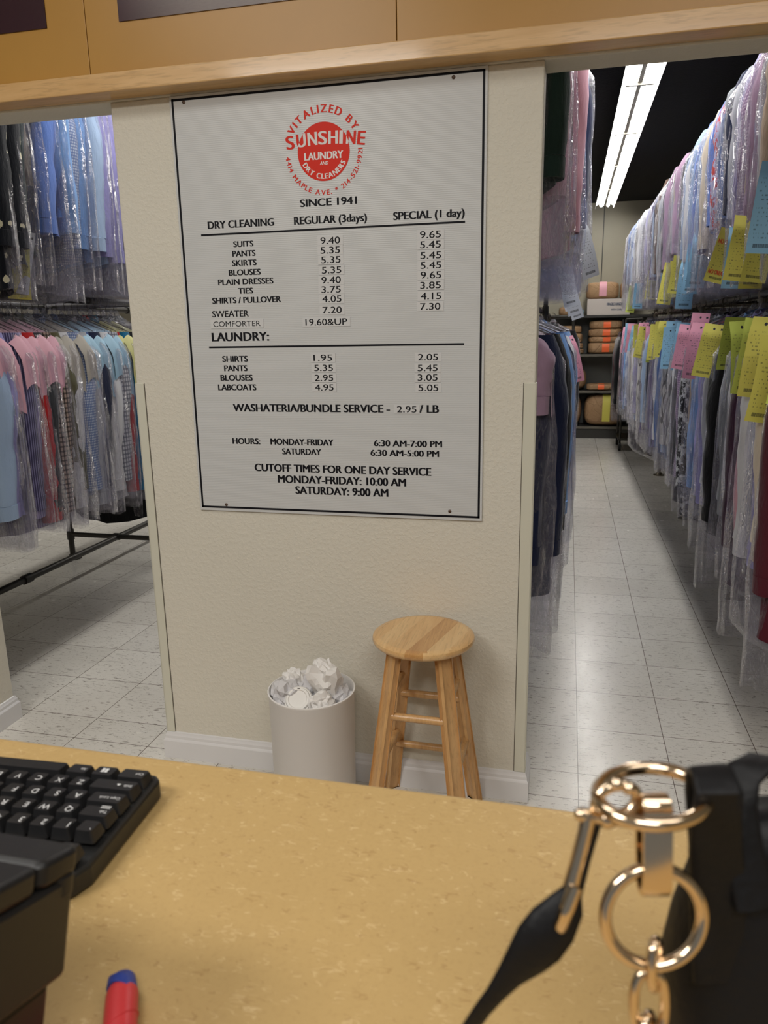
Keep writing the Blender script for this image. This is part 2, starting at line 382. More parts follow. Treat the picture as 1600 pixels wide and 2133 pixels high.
FAB = {  # colour word -> material
 'white': ((222, 222, 226),), 'cream': ((222, 208, 188),), 'beige': ((200, 178, 150),), 'pale blue': ((170, 194, 228),), 'sky blue': ((120, 164, 222),),
 'cornflower blue': ((104, 136, 212),), 'lavender': ((160, 156, 214),), 'navy': ((28, 36, 66),), 'black': ((16, 16, 20),), 'charcoal': ((52, 54, 60),),
 'grey': ((132, 136, 142),), 'silver grey': ((176, 178, 186),), 'maroon': ((84, 24, 38),), 'purple': ((92, 78, 128),), 'plum': ((62, 34, 56),), 'red': ((190, 34, 38),), 'teal': ((20, 110, 150),),
 'dark green': ((34, 54, 48),), 'pink': ((224, 172, 186),), 'mauve': ((176, 146, 172),), 'olive': ((92, 88, 60),), 'brown': ((98, 74, 60),), 'denim blue': ((58, 92, 150),),
 'blue striped': ((196, 206, 226), 'stripe', (92, 112, 170)), 'black striped': ((206, 204, 204), 'stripe', (60, 56, 58)), 'lavender striped': ((186, 178, 214), 'stripe', (110, 100, 158)),
 'purple striped': ((70, 66, 100), 'stripe', (150, 146, 190)), 'red striped': ((218, 206, 212), 'stripe', (180, 80, 86)),
 'black and tan checked': ((176, 152, 140), 'check', (18, 16, 20)), 'mauve gingham': ((196, 176, 200), 'gingham', (128, 100, 140)), 'blue gingham': ((196, 206, 224), 'gingham', (96, 116, 168)), 'grey checked': ((188, 188, 196), 'check', (90, 92, 108)),
 'black and white floral': ((30, 30, 38), 'print', (208, 210, 216)), 'dark floral': ((18, 22, 32), 'floral', (220, 214, 186)), 'red printed': ((176, 176, 208), 'print', (190, 44, 40)),
}
for k, d in FAB.items():
    M[k] = mat_fabric(k.replace(' ', '_') + '_cloth', srgb(*d[0]), d[1] if len(d) > 1 else None, srgb(*d[2]) if len(d) > 2 else None)

# ------------------------------------------------------------------ room shell
XL, XR = -1.325, -0.086        # the price-board wall between the two openings
HZ = 2.118                     # head of the openings
TH = 0.115
struct(B().box(-6.4, 3.4, -6.0, 8.95, -.05, 0).build('floor', M['floor'], smooth=0))
struct(B().box(-6.4, 3.4, .115, 8.95, 3.07, 3.13).build('ceiling_stockroom', M['ceil'], smooth=0))
struct(B().box(-6.4, 3.4, -6.0, .0, 3.07, 3.13).build('ceiling_shop', M['whiteceil'], smooth=0))
struct(B().box(XL, XR, 0, TH, 0, HZ).build('wall_center', M['wall'], smooth=0, bevel=.004))
struct(B().box(-6.4, 3.4, 0, TH, HZ, 3.09).build('wall_header', M['wall'], smooth=0, bevel=.004))
struct(B().box(-6.4, -2.06, 0, TH, 0, HZ).build('wall_left', M['wall'], smooth=0, bevel=.004))
struct(B().box(2.2, 3.4, 0, TH, 0, HZ).build('wall_right', M['wall'], smooth=0, bevel=.004))
bw = B().box(-6.4, 3.4, 8.83, 8.95, 0, 3.09)
struct(bw.build('wall_back', M['backwall'], smooth=0))
for i, x in enumerate((-2.05, -.83, .39, 1.61)):
    struct(B().box(x - .006, x + .006, 8.822, 8.832, 0, 3.07).build('trim_%d' % (i + 1), M['shelf'], smooth=0))
struct(B().box(-6.5, -6.4, -6.0, 8.95, 0, 3.13).build('wall_far_left', M['backwall'], smooth=0))
struct(B().box(3.4, 3.5, -6.0, 8.95, 0, 3.13).build('wall_far_right', M['backwall'], smooth=0))
# moulded baseboards: profile (out, z) run along a plan path
def baseboard(name, path, close_ends=True):
    prof = [(.015, 0), (.015, .066), (.013, .070), (.010, .074), (.0095, .084), (.006, .090), (.005, .096), (.0, .098)]
    rings = []
    for (x, y, ox, oy) in path:
        rings.append([(x + ox * o, y + oy * o, z) for o, z in prof] + [(x, y, 0)])
    b = B(); b.loft(rings)
    return struct(b.build(name, M['trimwhite'], smooth=25))
baseboard('baseboard_center', [(XL, TH, -1, 1), (XL, 0, -1, -1), (XR, 0, 1, -1), (XR, TH, 1, 1)])
baseboard('baseboard_left', [(-6.3, 0, 0, -1), (-2.06, 0, 1, -1), (-2.06, TH, 1, 1)])
struct(B().box(XL - .012, XR + .014, -.0135, -.001, 0, .0035).build('trim_5', M['caulk'], smooth=0))
# corner guards
def guard(name, x0, x1, edge):
    b = B().box(x0, x1, -.004, .001, .098, 1.311)
    b.box(edge - .002, edge + .002, -.004, .035, .098, 1.311)
    return struct(b.build(name, M['guard'], smooth=0, bevel=.0012))
guard('trim_6', XL - .003, XL + .027, XL - .002); guard('trim_7', XR - .031, XR + .003, XR + .002)
for k, x in ((8, XL + .0285), (9, XR - .0325)):
    struct(B().box(x - .0007, x + .0007, -.0012, .0, .098, 1.311).build('trim_%d' % k, M['caulk'], smooth=0))
# fascia above the openings: amber panels, seams and the maple rail
for i, (x0, x1) in enumerate(((-2.232, -1.3435), (-1.3415, -.4575), (-.4555, .430), (.432, 1.32))):
    struct(B().box(x0, x1, -.058, -.002, 2.171, 3.05).build('wall_panel_%d' % (i + 1), M['fascia'], smooth=0, bevel=.0012))
struct(B().box(-2.6, 2.0, -.075, -.0005, 2.124, 2.172).build('trim_10', M['maple'], smooth=0, bevel=.003))

# ------------------------------------------------------------------ counter
ct = thing('service_counter', 'long speckled tan laminate counter top running across the foreground', 'counter', (0, -2.15, 0))
B().box(-2.4, 1.8, -.42, .567, 1.035, 1.07).build('counter_top', M['counter'], ct, smooth=0, bevel=.005, seg=3)
B().box(-2.35, 1.75, -.36, .50, 0.0, 1.035).build('cabinet_body', M['maple'], ct, smooth=0, bevel=.003)

# ------------------------------------------------------------------ posters on the fascia
def mat_poster():
    m = N('maroon_poster_print'); v = m.obj((1.6, 1, 5))
    c = m.mix(m.ramp(m.noise(v, 3, 4, .6), [(.35, 0), (.7, 1)]), srgb(52, 22, 34), srgb(66, 30, 40))
    s = m.n('ShaderNodeSeparateXYZ'); m.set(s, 0, m.obj())
    g = m.math('MULTIPLY', m.ramp(s.outputs[0], [(0.0, 0), (.25, 1)]), m.math('MULTIPLY_ADD', m.noise(m.obj((60, 1, 220)), 1, 3), .5, .55))
    c = m.mix(g, c, srgb(112, 96, 88))
    m.bsdf(c, .28, 0, None, spec=.5); return m.mat
M['poster'] = mat_poster(); M['poster_dark'] = plain('dark_maroon_print', srgb(50, 20, 32), .3, var=.15)
p = thing('poster', 'dark maroon poster on the amber panel, grading to grey, longer of the two', 'poster', (-1.237, -.060, 2.298))
B().box(0, .675, -.0015, .0015, 0, .60).build('printed_sheet', M['poster'], p, smooth=0)
p = thing('poster', 'dark maroon poster on the panel above the garment opening, at the picture corner', 'poster', (-2.14, -.060, 2.305))
B().box(0, .675, -.0015, .0015, 0, .60).build('printed_sheet', M['poster_dark'], p, smooth=0)

# ------------------------------------------------------------------ lettering
def glyph_mesh(s):
    cu = bpy.data.curves.new('lettering', 'FONT'); cu.body = s; cu.size = 1.0; cu.resolution_u = 4
    o = bpy.data.objects.new('lettering', cu); C.objects.link(o)
    dg = bpy.context.evaluated_depsgraph_get(); ev = o.evaluated_get(dg); me = ev.to_mesh()
    v = [tuple(q.co) for q in me.vertices]; f = [tuple(q.vertices) for q in me.polygons]
    ev.to_mesh_clear(); bpy.data.objects.remove(o); bpy.data.curves.remove(cu)
    return v, f
CAP = max(q[1] for q in glyph_mesh('H')[0])
_gc = {}
def glyph(s):
    if s not in _gc: _gc[s] = glyph_mesh(s)
    return _gc[s]
def set_line(b, s, x0, z0, width, cap, y=0.0, smear=0.0, mi=0, italic=0.0, M3=None):
    """one line of lettering on the XZ plane (facing -y), stretched to its measured width and cap height; smear thickens the uprights"""
    v, f = glyph(s)
    a0 = min(q[0] for q in v); a1 = max(q[0] for q in v)
    kx = (width - 2 * smear) / (a1 - a0) if width else cap / CAP; kz = cap / CAP
    for k, d in enumerate((-1, 1) if smear else (0,)):
        pts = [Vector((x0 + smear + (q[0] - a0) * kx + d * smear + italic * q[1] * kz, y - .00002 * k, z0 + q[1] * kz)) for q in v]
        if M3: pts = [M3 @ p for p in pts]
        b.add(pts, f, mi)
    return b
def set_arc(b, s, cx, cz, rad, a_start, a_end, cap, y, inward=False, smear=0.0, mi=0, squeeze=1.0, grow=0.0):
    """letters along an arc; a_* in degrees, measured anticlockwise from +x; inward: letters stand with their feet outwards"""
    adv = []
    for ch in s:
        if ch == ' ': adv.append(.42)
        else:
            v, f = glyph(ch); adv.append(max(q[0] for q in v) - min(q[0] for q in v) + .17)
    tot = sum(adv); pos = 0
    for i, ch in enumerate(s):
        t = (pos + adv[i] / 2) / tot; pos += adv[i]
        if ch == ' ': continue
        a = math.radians(a_start + (a_end - a_start) * t)
        v, f = glyph(ch); x0 = min(q[0] for q in v); x1 = max(q[0] for q in v)
        arc = abs(math.radians(a_end - a_start)) * rad
        kx = arc / tot * squeeze; kz = cap / CAP
        rot = a - PI / 2 if not inward else a + PI / 2
        cc, ss = math.cos(rot), math.sin(rot)
        for k, d in enumerate((-1, 1) if smear else (0,)):
            pts = []
            for q in v:
                lx = (q[0] - (x0 + x1) / 2) * kx + d * smear; lz = q[1] * kz
                pts.append((cx + rad * math.cos(a) + lx * cc - lz * ss, y - .00002 * k, cz + rad * math.sin(a) + lx * ss + lz * cc))
            b.add(pts, f, mi)
    return b

# ------------------------------------------------------------------ price board
BX0, BX1, BZ0, BZ1 = -1.133, -.229, .909, 2.1165
pb = thing('price_board', 'large white price board listing dry cleaning and laundry prices, screwed to the wall', 'sign', (0, 0, 0))
B().box(BX0, BX1, -.006, -.0005, BZ0, BZ1).build('panel', M['board'], pb, smooth=0, bevel=.001)
YB = -.0062; t_ = .0062
b = B()
for x0, x1, z0, z1 in ((-1.1265, -.2355, 2.109 - t_, 2.109), (-1.1265, -.2355, .918, .918 + t_), (-1.1265, -1.1265 + t_, .918, 2.109), (-.2355 - t_, -.2355, .918, 2.109)):
    b.box(x0, x1, YB - .0002, YB, z0, z1)
b.build('border_line', M['ink_black'], pb, smooth=0)
for z0 in (1.7385, 1.4165):
    B().box(-1.063, -.285, YB - .0002, YB, z0, z0 + .0052).build('rule_line', M['ink_black'], pb, smooth=0)
for x, z in ((-1.088, 2.0985), (-.318, 2.096), (-1.041, .930), (-.324, .936)):
    s_ = B().lathe([(0, .003), (.0025, .0028), (.0048, .0012), (.005, 0)], 16)
    s_.v = [(x + q[0], YB - q[2], z + q[1]) for q in s_.v]
    s_.build('screw', M['screw'], pb)
LINES = [('DRY CLEANING', -1.04, 1.7575, 0.207, 0.020), ('REGULAR (3days)', -0.773, 1.7565, 0.215, 0.020), ('SPECIAL (1 day)', -0.484, 1.755, 0.198, 0.020),
 ('SUITS', -0.963, 1.704, 0.063, 0.0155), ('PANTS', -0.968, 1.6775, 0.073, 0.016), ('SKIRTS', -0.971, 1.6515, 0.078, 0.016), ('BLOUSES', -0.983, 1.625, 0.101, 0.016),
 ('PLAIN DRESSES', -1.019, 1.599, 0.175, 0.016), ('TIES', -0.957, 1.573, 0.048, 0.016), ('SHIRTS / PULLOVER', -1.042, 1.5465, 0.219, 0.0165), ('LAUNDRY:', -1.052, 1.437, 0.186, 0.025),
 ('SHIRTS', -1.022, 1.376, 0.084, 0.017), ('PANTS', -1.018, 1.348, 0.077, 0.017), ('BLOUSES', -1.032, 1.3195, 0.106, 0.0175), ('LABCOATS', -1.042, 1.2905, 0.126, 0.0175),
 ('WASHATERIA/BUNDLE SERVICE -', -0.997, 1.226, 0.496, 0.0225), ('/ LB', -0.414, 1.2265, 0.058, 0.022), ('HOURS:', -1.006, 1.1255, 0.093, 0.018), ('MONDAY-FRIDAY', -0.88, 1.1255, 0.203, 0.0185),
 ('6:30 AM-7:00 PM', -0.552, 1.1265, 0.205, 0.018), ('SATURDAY', -0.843, 1.096, 0.126, 0.018), ('6:30 AM-5:00 PM', -0.563, 1.0975, 0.207, 0.018),
 ('CUTOFF TIMES FOR ONE DAY SERVICE', -0.937, 1.0415, 0.558, 0.0232), ('MONDAY-FRIDAY: 10:00 AM', -0.862, 1.007, 0.407, 0.0235), ('SATURDAY: 9:00 AM', -0.806, 0.9735, 0.296, 0.0235), ('SINCE 1941', -0.753, 1.8025, 0.167, 0.0195)]
for s, x, z, wd, cap in LINES:
    set_line(B(), s, x, z, wd, cap, YB - .0003, smear=cap * .062).build('lettering', M['ink_black'], pb, smooth=0)
set_line(B(), 'SWEATER', -1.045, 1.5075, .118, .018, YB - .0003, smear=.0006).build('lettering', M['ink_black'], pb, smooth=0)
STICK = [('9.40', -0.667, 1.71), ('5.35', -0.668, 1.684), ('5.35', -0.667, 1.658), ('5.35', -0.666, 1.63), ('9.40', -0.668, 1.603), ('3.75', -0.669, 1.577), ('4.05', -0.668, 1.551), ('7.20', -0.668, 1.52),
 ('19.60&UP', -0.687, 1.487), ('9.65', -0.38, 1.713), ('5.45', -0.38, 1.687), ('5.45', -0.379, 1.659), ('5.45', -0.379, 1.633), ('9.65', -0.379, 1.607), ('3.85', -0.38, 1.58), ('4.15', -0.379, 1.551), ('7.30', -0.381, 1.523),
 ('1.95', -0.701, 1.385), ('5.35', -0.7, 1.356), ('2.95', -0.7, 1.327), ('4.95', -0.7, 1.299), ('2.05', -0.388, 1.384), ('5.45', -0.389, 1.354), ('3.05', -0.389, 1.327), ('5.05', -0.387, 1.298), ('2.95', -0.451, 1.236), ('COMFORTER', -0.967, 1.487)]
for i, (s, x, z) in enumerate(STICK):
    tw = {'19.60&UP': .127, 'COMFORTER': .152}.get(s, .058); ch = .0155 if s == 'COMFORTER' else .018
    k = .0002 * (i % 3)
    st = B().box(x - tw / 2 - .009, x + tw / 2 + .009, YB - .0007 - k, YB - .0002, z - .0128, z + .0128).build('price_sticker', M['stick'], pb, smooth=0)
    set_line(B(), s, x - tw / 2, z - ch / 2, tw, ch, YB - .0009 - k, smear=.00035 if s != 'COMFORTER' else 0).build('figure', M['ink_black'], st, smooth=0)
# round emblem
LX, LZ, LR = -.678, 1.942, .0752
b = B(); n = 64
b.add([(LX + LR * math.cos(2 * PI * j / n), YB - .0003, LZ + LR * math.sin(2 * PI * j / n)) for j in range(n)], [tuple(range(n))])
em = b.build('emblem_disc', M['logo_red'], pb, smooth=0)
M['logo2'] = mat_logo('emblem_two_tone_print', LX, LZ, LR)
b = B()                                     # the big arched name: taller letters at its ends
word = 'SUNSHINE'; xs = [-.7725, -.7405, -.7085, -.6795, -.6500, -.6275, -.6000, -.5715]; hw = [.0215, .0245, .0245, .0225, .0245, .0065, .0235, .0195]
for ch, xc, wd in zip(word, xs, hw):
    u = (xc - LX) / .11; cap = .033 + .001 * u * u; zb = 1.9605 - .0085 * u * u; tilt = -.14 * u
    v, f = glyph(ch); x0 = min(q[0] for q in v); x1 = max(q[0] for q in v)
    for k, d in enumerate((-1, 1)):
        b.add([(xc + ((q[0] - x0) / (x1 - x0) - .5) * wd + d * .0017 + q[1] / CAP * cap * -tilt, YB - .0005 - .00002 * k, zb + q[1] / CAP * cap + tilt * ((q[0] - x0) / (x1 - x0) - .5) * wd) for q in v], f)
b.build('emblem_name', M['logo2'], em, smooth=0)
b = B(); set_line(b, 'LAUNDRY', -.7345, 1.9225, .113, .019, YB - .0005, smear=.0011); set_line(b, 'AND', -.690, 1.9085, .024, .0088, YB - .0005, smear=.0003, italic=.18)
set_arc(b, 'DRY CLEANERS', LX, LZ, .0695, 205, 336, .0135, YB - .0005, inward=True, smear=.0009, squeeze=.93)
b.build('emblem_wording', M['print_white'], em, smooth=0)
b = B(); set_arc(b, 'VITALIZED BY', LX, LZ, .0985, 153, 27, .020, YB - .0005, smear=.0011, squeeze=.95)
set_arc(b, '4414 MAPLE AVE. * 214-521-9921', LX, LZ, .1115, 183, 362, .0128, YB - .0005, inward=True, smear=.0005, squeeze=.92)
b.build('emblem_ring_wording', M['logo_red'], em, smooth=0)

# ------------------------------------------------------------------ stool
SC = (-.376, -.160)
st = thing('wooden_stool', 'round wooden stool with four splayed legs standing against the wall under the price board', 'stool', (SC[0], SC[1], 0))
prof = [(0, .582), (.128, .582), (.138, .584), (.1455, .590), (.148, .597), (.146, .6045), (.139, .609), (.128, .6102), (0, .6102)]
# staves: clip the turned disc into boards by material per face
n = 72; b = B(); fine = [(r, z) for r, z in prof]
rings = [[(r * math.cos(2 * PI * j / n), r * math.sin(2 * PI * j / n), z) for j in range(n)] for r, z in fine]
b.loft(rings, False, False)
edges = [-.16, -.096, -.048, .012, .062, .112, .16]; pick = [0, 2, 0, 1, 2, 0]; ca, sa = math.cos(.24), math.sin(.24)
b = B(); rim = rings[1:-1]; b.loft(rim, False, False)
b2 = B()
mi = []
for q in b.f:
    cxx = sum(b.v[i][0] for i in q) / 4; cyy = sum(b.v[i][1] for i in q) / 4
    s_ = cxx * ca - cyy * sa
    mi.append(pick[next(i for i in range(6) if s_ < edges[i + 1] or i == 5)])
b.m = mi
for zz, rr in ((.6102, .128), (.582, .128)):
    for i in range(6):
        e0 = max(-rr, edges[i]); e1 = min(rr, edges[i + 1]); pts = []
        if e1 <= e0: continue
        for k in range(13):
            s_ = e0 + (e1 - e0) * k / 12; pts.append((s_, -math.sqrt(max(0, rr * rr - s_ * s_))))
        for k in range(13):
            s_ = e1 + (e0 - e1) * k / 12; pts.append((s_, math.sqrt(max(0, rr * rr - s_ * s_))))
        P3 = [(x * ca + y * sa, -x * sa + y * ca, zz) for x, y in pts]
        if zz < .6: P3 = P3[::-1]
        b.add(P3, [tuple(range(len(P3)))], pick[i])
b.build('seat', [M['seat'], M['seatdark'], M['seatpale']], st, smooth=40)
gx = Vector((.98, .19, 0)); gy = Vector((-.19, .98, 0))
FT = dict(A=(-.163, -.106), C=(.106, -.163), D=(.163, .106), Bk=(-.106, .163))
def legpt(k, z):
    a, d = FT[k]; t = 1 - z / .582; f_ = .50 + .50 * t
    return gx * a * f_ + gy * d * f_ + Vector((0, 0, z))
for k in FT:
    top, bot = legpt(k, .582), legpt(k, 0)
    rad = Vector((bot.x, bot.y, 0)).normalized(); tan = Vector((-rad.y, rad.x, 0))
    rings = []
    for t in (0, .02, .5, .98, 1.0):
        p = bot.lerp(top, t); wt = .0235 + .002 * (1 - t); wr = .0155; rings.append([])
        c_ = .006
        for sx, sy in ((-1, -1), (1, -1), (1, 1), (-1, 1)):
            for (ux, uy) in (((wt - c_) * sx, wr * sy), (wt * sx, (wr - c_) * sy)) if sx * sy > 0 else ((wt * sx, (wr - c_) * sy), ((wt - c_) * sx, wr * sy)):
                rings[-1].append(p + tan * ux + rad * uy)
    B().loft(rings).build('leg', M['leg'], st, smooth=30)
for a, c, z in (('A', 'C', .385), ('Bk', 'D', .365), ('Bk', 'D', .175), ('A', 'Bk', .435), ('A', 'Bk', .225), ('C', 'D', .435), ('C', 'D', .225), ('A', 'C', .14)):
    B().cyl(legpt(a, z), legpt(c, z), .0115, 14).build('rung', M['leg'], st)

# ------------------------------------------------------------------ waste bin and what is in it
BC = (-.727, -.155); BR = .133
bn = thing('waste_bin', 'white round plastic waste bin heaped with crumpled paper beside the stool', 'bin', (BC[0], BC[1], 0))
B().lathe([(0, .0), (.124, 0), (.127, .004), (BR - .002, .39), (BR + .001, .3935), (BR + .001, .398), (BR - .003, .399), (BR - .006, .392), (.119, .02), (0, .018)], 56, cap0=False, cap1=False).build('bin_shell', M['binw'], bn, smooth=50)
def crumple(seed, sx, sy, sz, sub=3, amp=.38, fold=1.0):
    bm = None
    import bmesh
    bm = bmesh.new(); bmesh.ops.create_icosphere(bm, subdivisions=sub, radius=1)
    o = Vector((seed * 7.3, seed * 3.1, seed * 1.7))
    for v in bm.verts:
        d = v.co.normalized()
        vd = noise.voronoi(d * 1.15 + o)[0]
        q = 1 - amp * 1.25 + amp * 1.6 * (vd[1] - vd[0]) + amp * .8 * abs(noise.noise(d * 1.8 + o)) - amp * .22 * abs(noise.noise(d * 4.1 + o))
        v.co = Vector((d.x * sx, d.y * sy, d.z * sz)) * q + Vector((noise.noise(d * 3 + o), noise.noise(d * 3 - o), noise.noise(d * 3 + o * 2))) * .16 * min(sx, sy, sz) * fold
    bb = B(); bm.verts.ensure_lookup_table()
    bb.add([tuple(v.co) for v in bm.verts], [tuple(v.index for v in f.verts) for f in bm.faces]); bm.free()
    return bb
def wad(label, seed, loc, sx, sy, sz, rot, mat='paper'):
    o = crumple(seed, sx * 1.3, sy * 1.3, sz * 1.3, 3).build('crumpled_paper', M[mat], None, smooth=11)
    o.location = (BC[0] + loc[0], BC[1] + loc[1], loc[2]); o.rotation_euler = rot
    return tag(o, label, 'paper', 'crumpled papers in the waste bin')
wad('tall wad of crumpled white paper rising highest out of the bin', 3, (.045, .010, .412), .052, .048, .078, (.2, -.35, .3))
wad('folded end of white receipt paper curling at the very top of the wad', 5, (.047, .012, .462), .050, .030, .024, (.1, .5, -.2))
wad('small crumpled paper at the bin front between the cup lid and the rim', 8, (.052, -.062, .382), .045, .035, .040, (.3, .2, .9))
wad('grey printed paper crumpled against the bin edge farthest from the stool', 12, (-.072, -.028, .385), .050, .055, .045, (.5, .1, .4), 'paperg')
wad('white paper peak behind the grey printed paper at the bin edge', 15, (-.062, .022, .408), .040, .034, .036, (.1, .6, .1))
wad('greyish curled paper in the middle of the bin behind the cup lid', 21, (-.012, .030, .392), .058, .045, .036, (.4, -.3, .2), 'paperg')
wad('crumpled paper low in the bin on the stool side', 27, (.088, .018, .372), .032, .040, .040, (.2, .3, .2), 'paperg')
wad('crumpled paper filling the bin below the others', 31, (.0, .0, .318), .105, .105, .05, (0, 0, .5), 'paperg')
cup = thing('coffee_cup', 'white lidded paper coffee cup lying among crumpled paper in the bin', 'cup', (BC[0] - .022, BC[1] - .058, .384))
cup.rotation_euler = (math.radians(44), 0, math.radians(8))
B().lathe([(.030, -.085), (.0405, .0), (.039, .0), (.029, -.084)], 40, cap0=True, cap1=False).build('cup_body', M['paper'], cup, smooth=50)
B().lathe([(.0425, -.004), (.0432, .002), (.041, .0045), (.0405, .007), (.0375, .0075), (.0355, .0140), (.0345, .0150), (.0285, .0150), (.0275, .0135), (.0265, .0115), (0, .0113)], 48, cap0=False, cap1=False).build('lid', M['lid'], cup, smooth=40)
B().box(-.004, .004, .0305, .0330, .0148, .0154).build('sip_hole', M['caulk'], cup, smooth=0)

# ------------------------------------------------------------------ ceiling lamp over the aisle
LXc, LZc = .372, 2.965
fx = thing('fluorescent_light', 'long bare-tube fluorescent strip light hung under the black ceiling over the aisle', 'ceiling light', (LXc, 0, LZc))
b = B(); b.loft([[(x, y, z) for x, z in ((-.112, -.034), (-.108, .0), (-.05, .045), (-.05, .085), (.05, .085), (.05, .045), (.108, 0), (.112, -.034), (.104, .002), (.045, .035), (-.045, .035), (-.104, .002))] for y in (.75, 8.42)])
b.build('reflector_housing', M['reflector'], fx, smooth=0)
for i in range(6):
    y0 = .80 + i * 1.265
    for x in (-.042, .042):
        B().cyl((x, y0 + .03, 0), (x, y0 + 1.235, 0), .019, 14).build('fluorescent_tube', M['tube'], fx)
    B().box(-.085, .085, y0 - .012, y0 + .014, -.022, .03).build('lamp_holder', M['shelfedge'], fx, smooth=0)
    B().box(-.013, .013, y0 + .02, y0 + 1.245, -.012, .034).build('ballast_cover', M['shelfedge'], fx, smooth=0)
for y in (1.3, 3.8, 6.4):
    B().cyl((0, y, .085), (0, y, 3.07 - LZc), .006, 8).build('hanger_rod', M['pipe'], fx)

# ------------------------------------------------------------------ pipe racks
def rack(name, label, x0, dx, ys, zl, zu, matn, rails, post_top=None):
    """double garment rack: posts at x0 and x0+dx every six feet, cross pipes and rails along y"""
    t = thing(name, label, 'clothes rack', (x0, 0, 0)); m = M[matn]
    dxs = dx if isinstance(dx, list) else [dx] * len(ys)
    for y, dx in zip(ys, dxs):
        for x in (0, dx):
            b = B().lathe([(.0, .0), (.055, 0), (.055, .006), (.03, .010), (.024, .03), (.0, .03)], 24, (x, y, 0))
            b.cyl((x, y, .01), (x, y, zu), .0185, 14)
            for z in (.17, zl): b.cyl((x, y, z - .035), (x, y, z + .035), .0245, 14)
            b.build('post', m, t, smooth=50)
        for z in (.17, zl, zu):
            b = B().cyl((0, y, z), (dx, y, z), .0165, 12); b.cyl((dx * .5 - .02, y, z), (dx * .5 + .02, y, z), .024, 12)
            b.build('cross_pipe', m, t, smooth=50)
    for x, z in rails:
        b = B().cyl((x - x0, ys[0] - .35, z), (x - x0, ys[-1] + .02, z), .0185, 14)
        for y in ys: b.cyl((x - x0, y - .9, z), (x - x0, y - .84, z), .026, 14)
        b.build('rail', m, t, smooth=50)
    return t
YS = [2.083 - 1.829, 2.083, 3.912, 5.741]
RX, RL, RU = .935, 1.605, 2.645
rack('garment_rack', 'grey pipe clothes rack with two rails along the aisle, under the bagged shirts', RX, .70, [.30] + YS[1:] + [7.0], RL, RU, 'pipeg', [(RX, RL), (RX, RU), (RX + .70, RL)])
LXk, LL, LU = -2.51, 1.645, 2.83
rack('garment_rack', 'black pipe clothes rack with a low floor rail beyond the opening next to the keyboard', LXk - .70, .70, [.254, 2.083, 3.912], LL, LU, 'pipe', [(LXk, LL), (LXk, LU), (LXk - .70, LL), (LXk - .35, .165)])
KX = -.235
rack('garment_rack', 'dark pipe clothes rack hidden behind the price board wall, its end post near the shelves', KX - .32, [.36, .36, .60], [1.0, 4.3, 7.57], 1.60, 2.84, 'pipe', [(KX, 1.60), (KX, 2.84)])

# ------------------------------------------------------------------ garment and bag meshes (several cuts of each, shared by the repeats)
def sgn(c, p): return math.copysign(abs(c) ** p, c)
def shirt_mesh(seed, sleeve=.70, body=.9, wide=.22, swing=.03):
    o = Vector((seed * 5.1, seed * 2.3, seed * .77)); b = B(); n = 28
    lev = [(-.105, .045, .028), (-.125, .062, .034), (-.135, .10, .03), (-.155, .165, .032), (-.185, wide, .035), (-.24, wide + .012, .042)]
    k = 12
    for i in range(1, k + 1):
        t = i / k; lev.append((-.24 - (body - .14) * t, wide + .010 + .016 * t, .042 + .016 * t))
    rings = []
    for i, (z, hw, d) in enumerate(lev):
        r = []; amp = .006 + .016 * max(0, min(1, (-z - .2) / .5))
        for j in range(n):
            a = 2 * PI * j / n; cx_ = math.cos(a)
            x = hw * sgn(cx_, .75); y = d * sgn(math.sin(a), .8)
            y += amp * noise.noise(Vector((x * 9, z * 2.2, 0)) + o) + amp * .8 * math.sin(x * 46 + seed + 3 * noise.noise(Vector((0, z * 2, seed))))
            x += .008 * noise.noise(Vector((z * 5, y * 6, seed)))
            zz = z - .03 * max(0, (abs(x) - .06)) * (1 if i < 6 else 0)
            if i == len(lev) - 1: zz += .05 * (abs(x) / hw) ** 2
            r.append((x, y, zz))
        rings.append(r)
    b.loft(rings, False, False)
    # collar
    b.loft([[(.062 * math.cos(2 * PI * j / 20), .036 * math.sin(2 * PI * j / 20), -.13 + .012 * math.sin(2 * PI * j / 20)) for j in range(20)], [(.050 * math.cos(2 * PI * j / 20), .03 * math.sin(2 * PI * j / 20), -.088 + .014 * math.sin(2 * PI * j / 20)) for j in range(20)], [(.066 * math.cos(2 * PI * j / 20), .046 * math.sin(2 * PI * j / 20), -.122 + .004 * math.sin(2 * PI * j / 20)) for j in range(20)]], False, False)
    for s in (-1, 1):
        pts = []; rad = []; m = 14
        for i in range(m + 1):
            t = i / m
            x = s * (wide - .025 + .055 * min(1, t * 3) - .010 * t + .010 * noise.noise(Vector((t * 3, seed, s))))
            y = -swing * t + .022 * noise.noise(Vector((seed, t * 2.6, s * 3)))
            pts.append(Vector((x, y, -.165 - sleeve * t))); rad.append(.066 - .012 * t if t > .12 else .046 + .16 * t)
        rr = []
        for i, p in enumerate(pts):
            ring = []
            for j in range(14):
                a = 2 * PI * j / 14
                q = 1 + .22 * noise.noise(Vector((math.cos(a) * 1.3, math.sin(a) * 1.3, i * .55)) + o)
                ring.append((p.x + rad[i] * .72 * math.cos(a) * q, p.y + rad[i] * 1.0 * math.sin(a) * q, p.z))
            rr.append(ring)
        # cuff
        p = pts[-1]; 
        for dz, g in ((0, .98), (-.002, 1.08), (-.062, 1.04), (-.064, .94), (-.05, .86)):
            rr.append([(p.x + .050 * .72 * g * math.cos(2 * PI * j / 14), p.y + .052 * 1.0 * g * math.sin(2 * PI * j / 14), p.z + dz) for j in range(14)])
        b.loft(rr, False, False)
    return b.mesh('shirt', 55)
def coat_mesh(seed, length=1.0): return shirt_mesh(seed, .78, length, .23, .02)
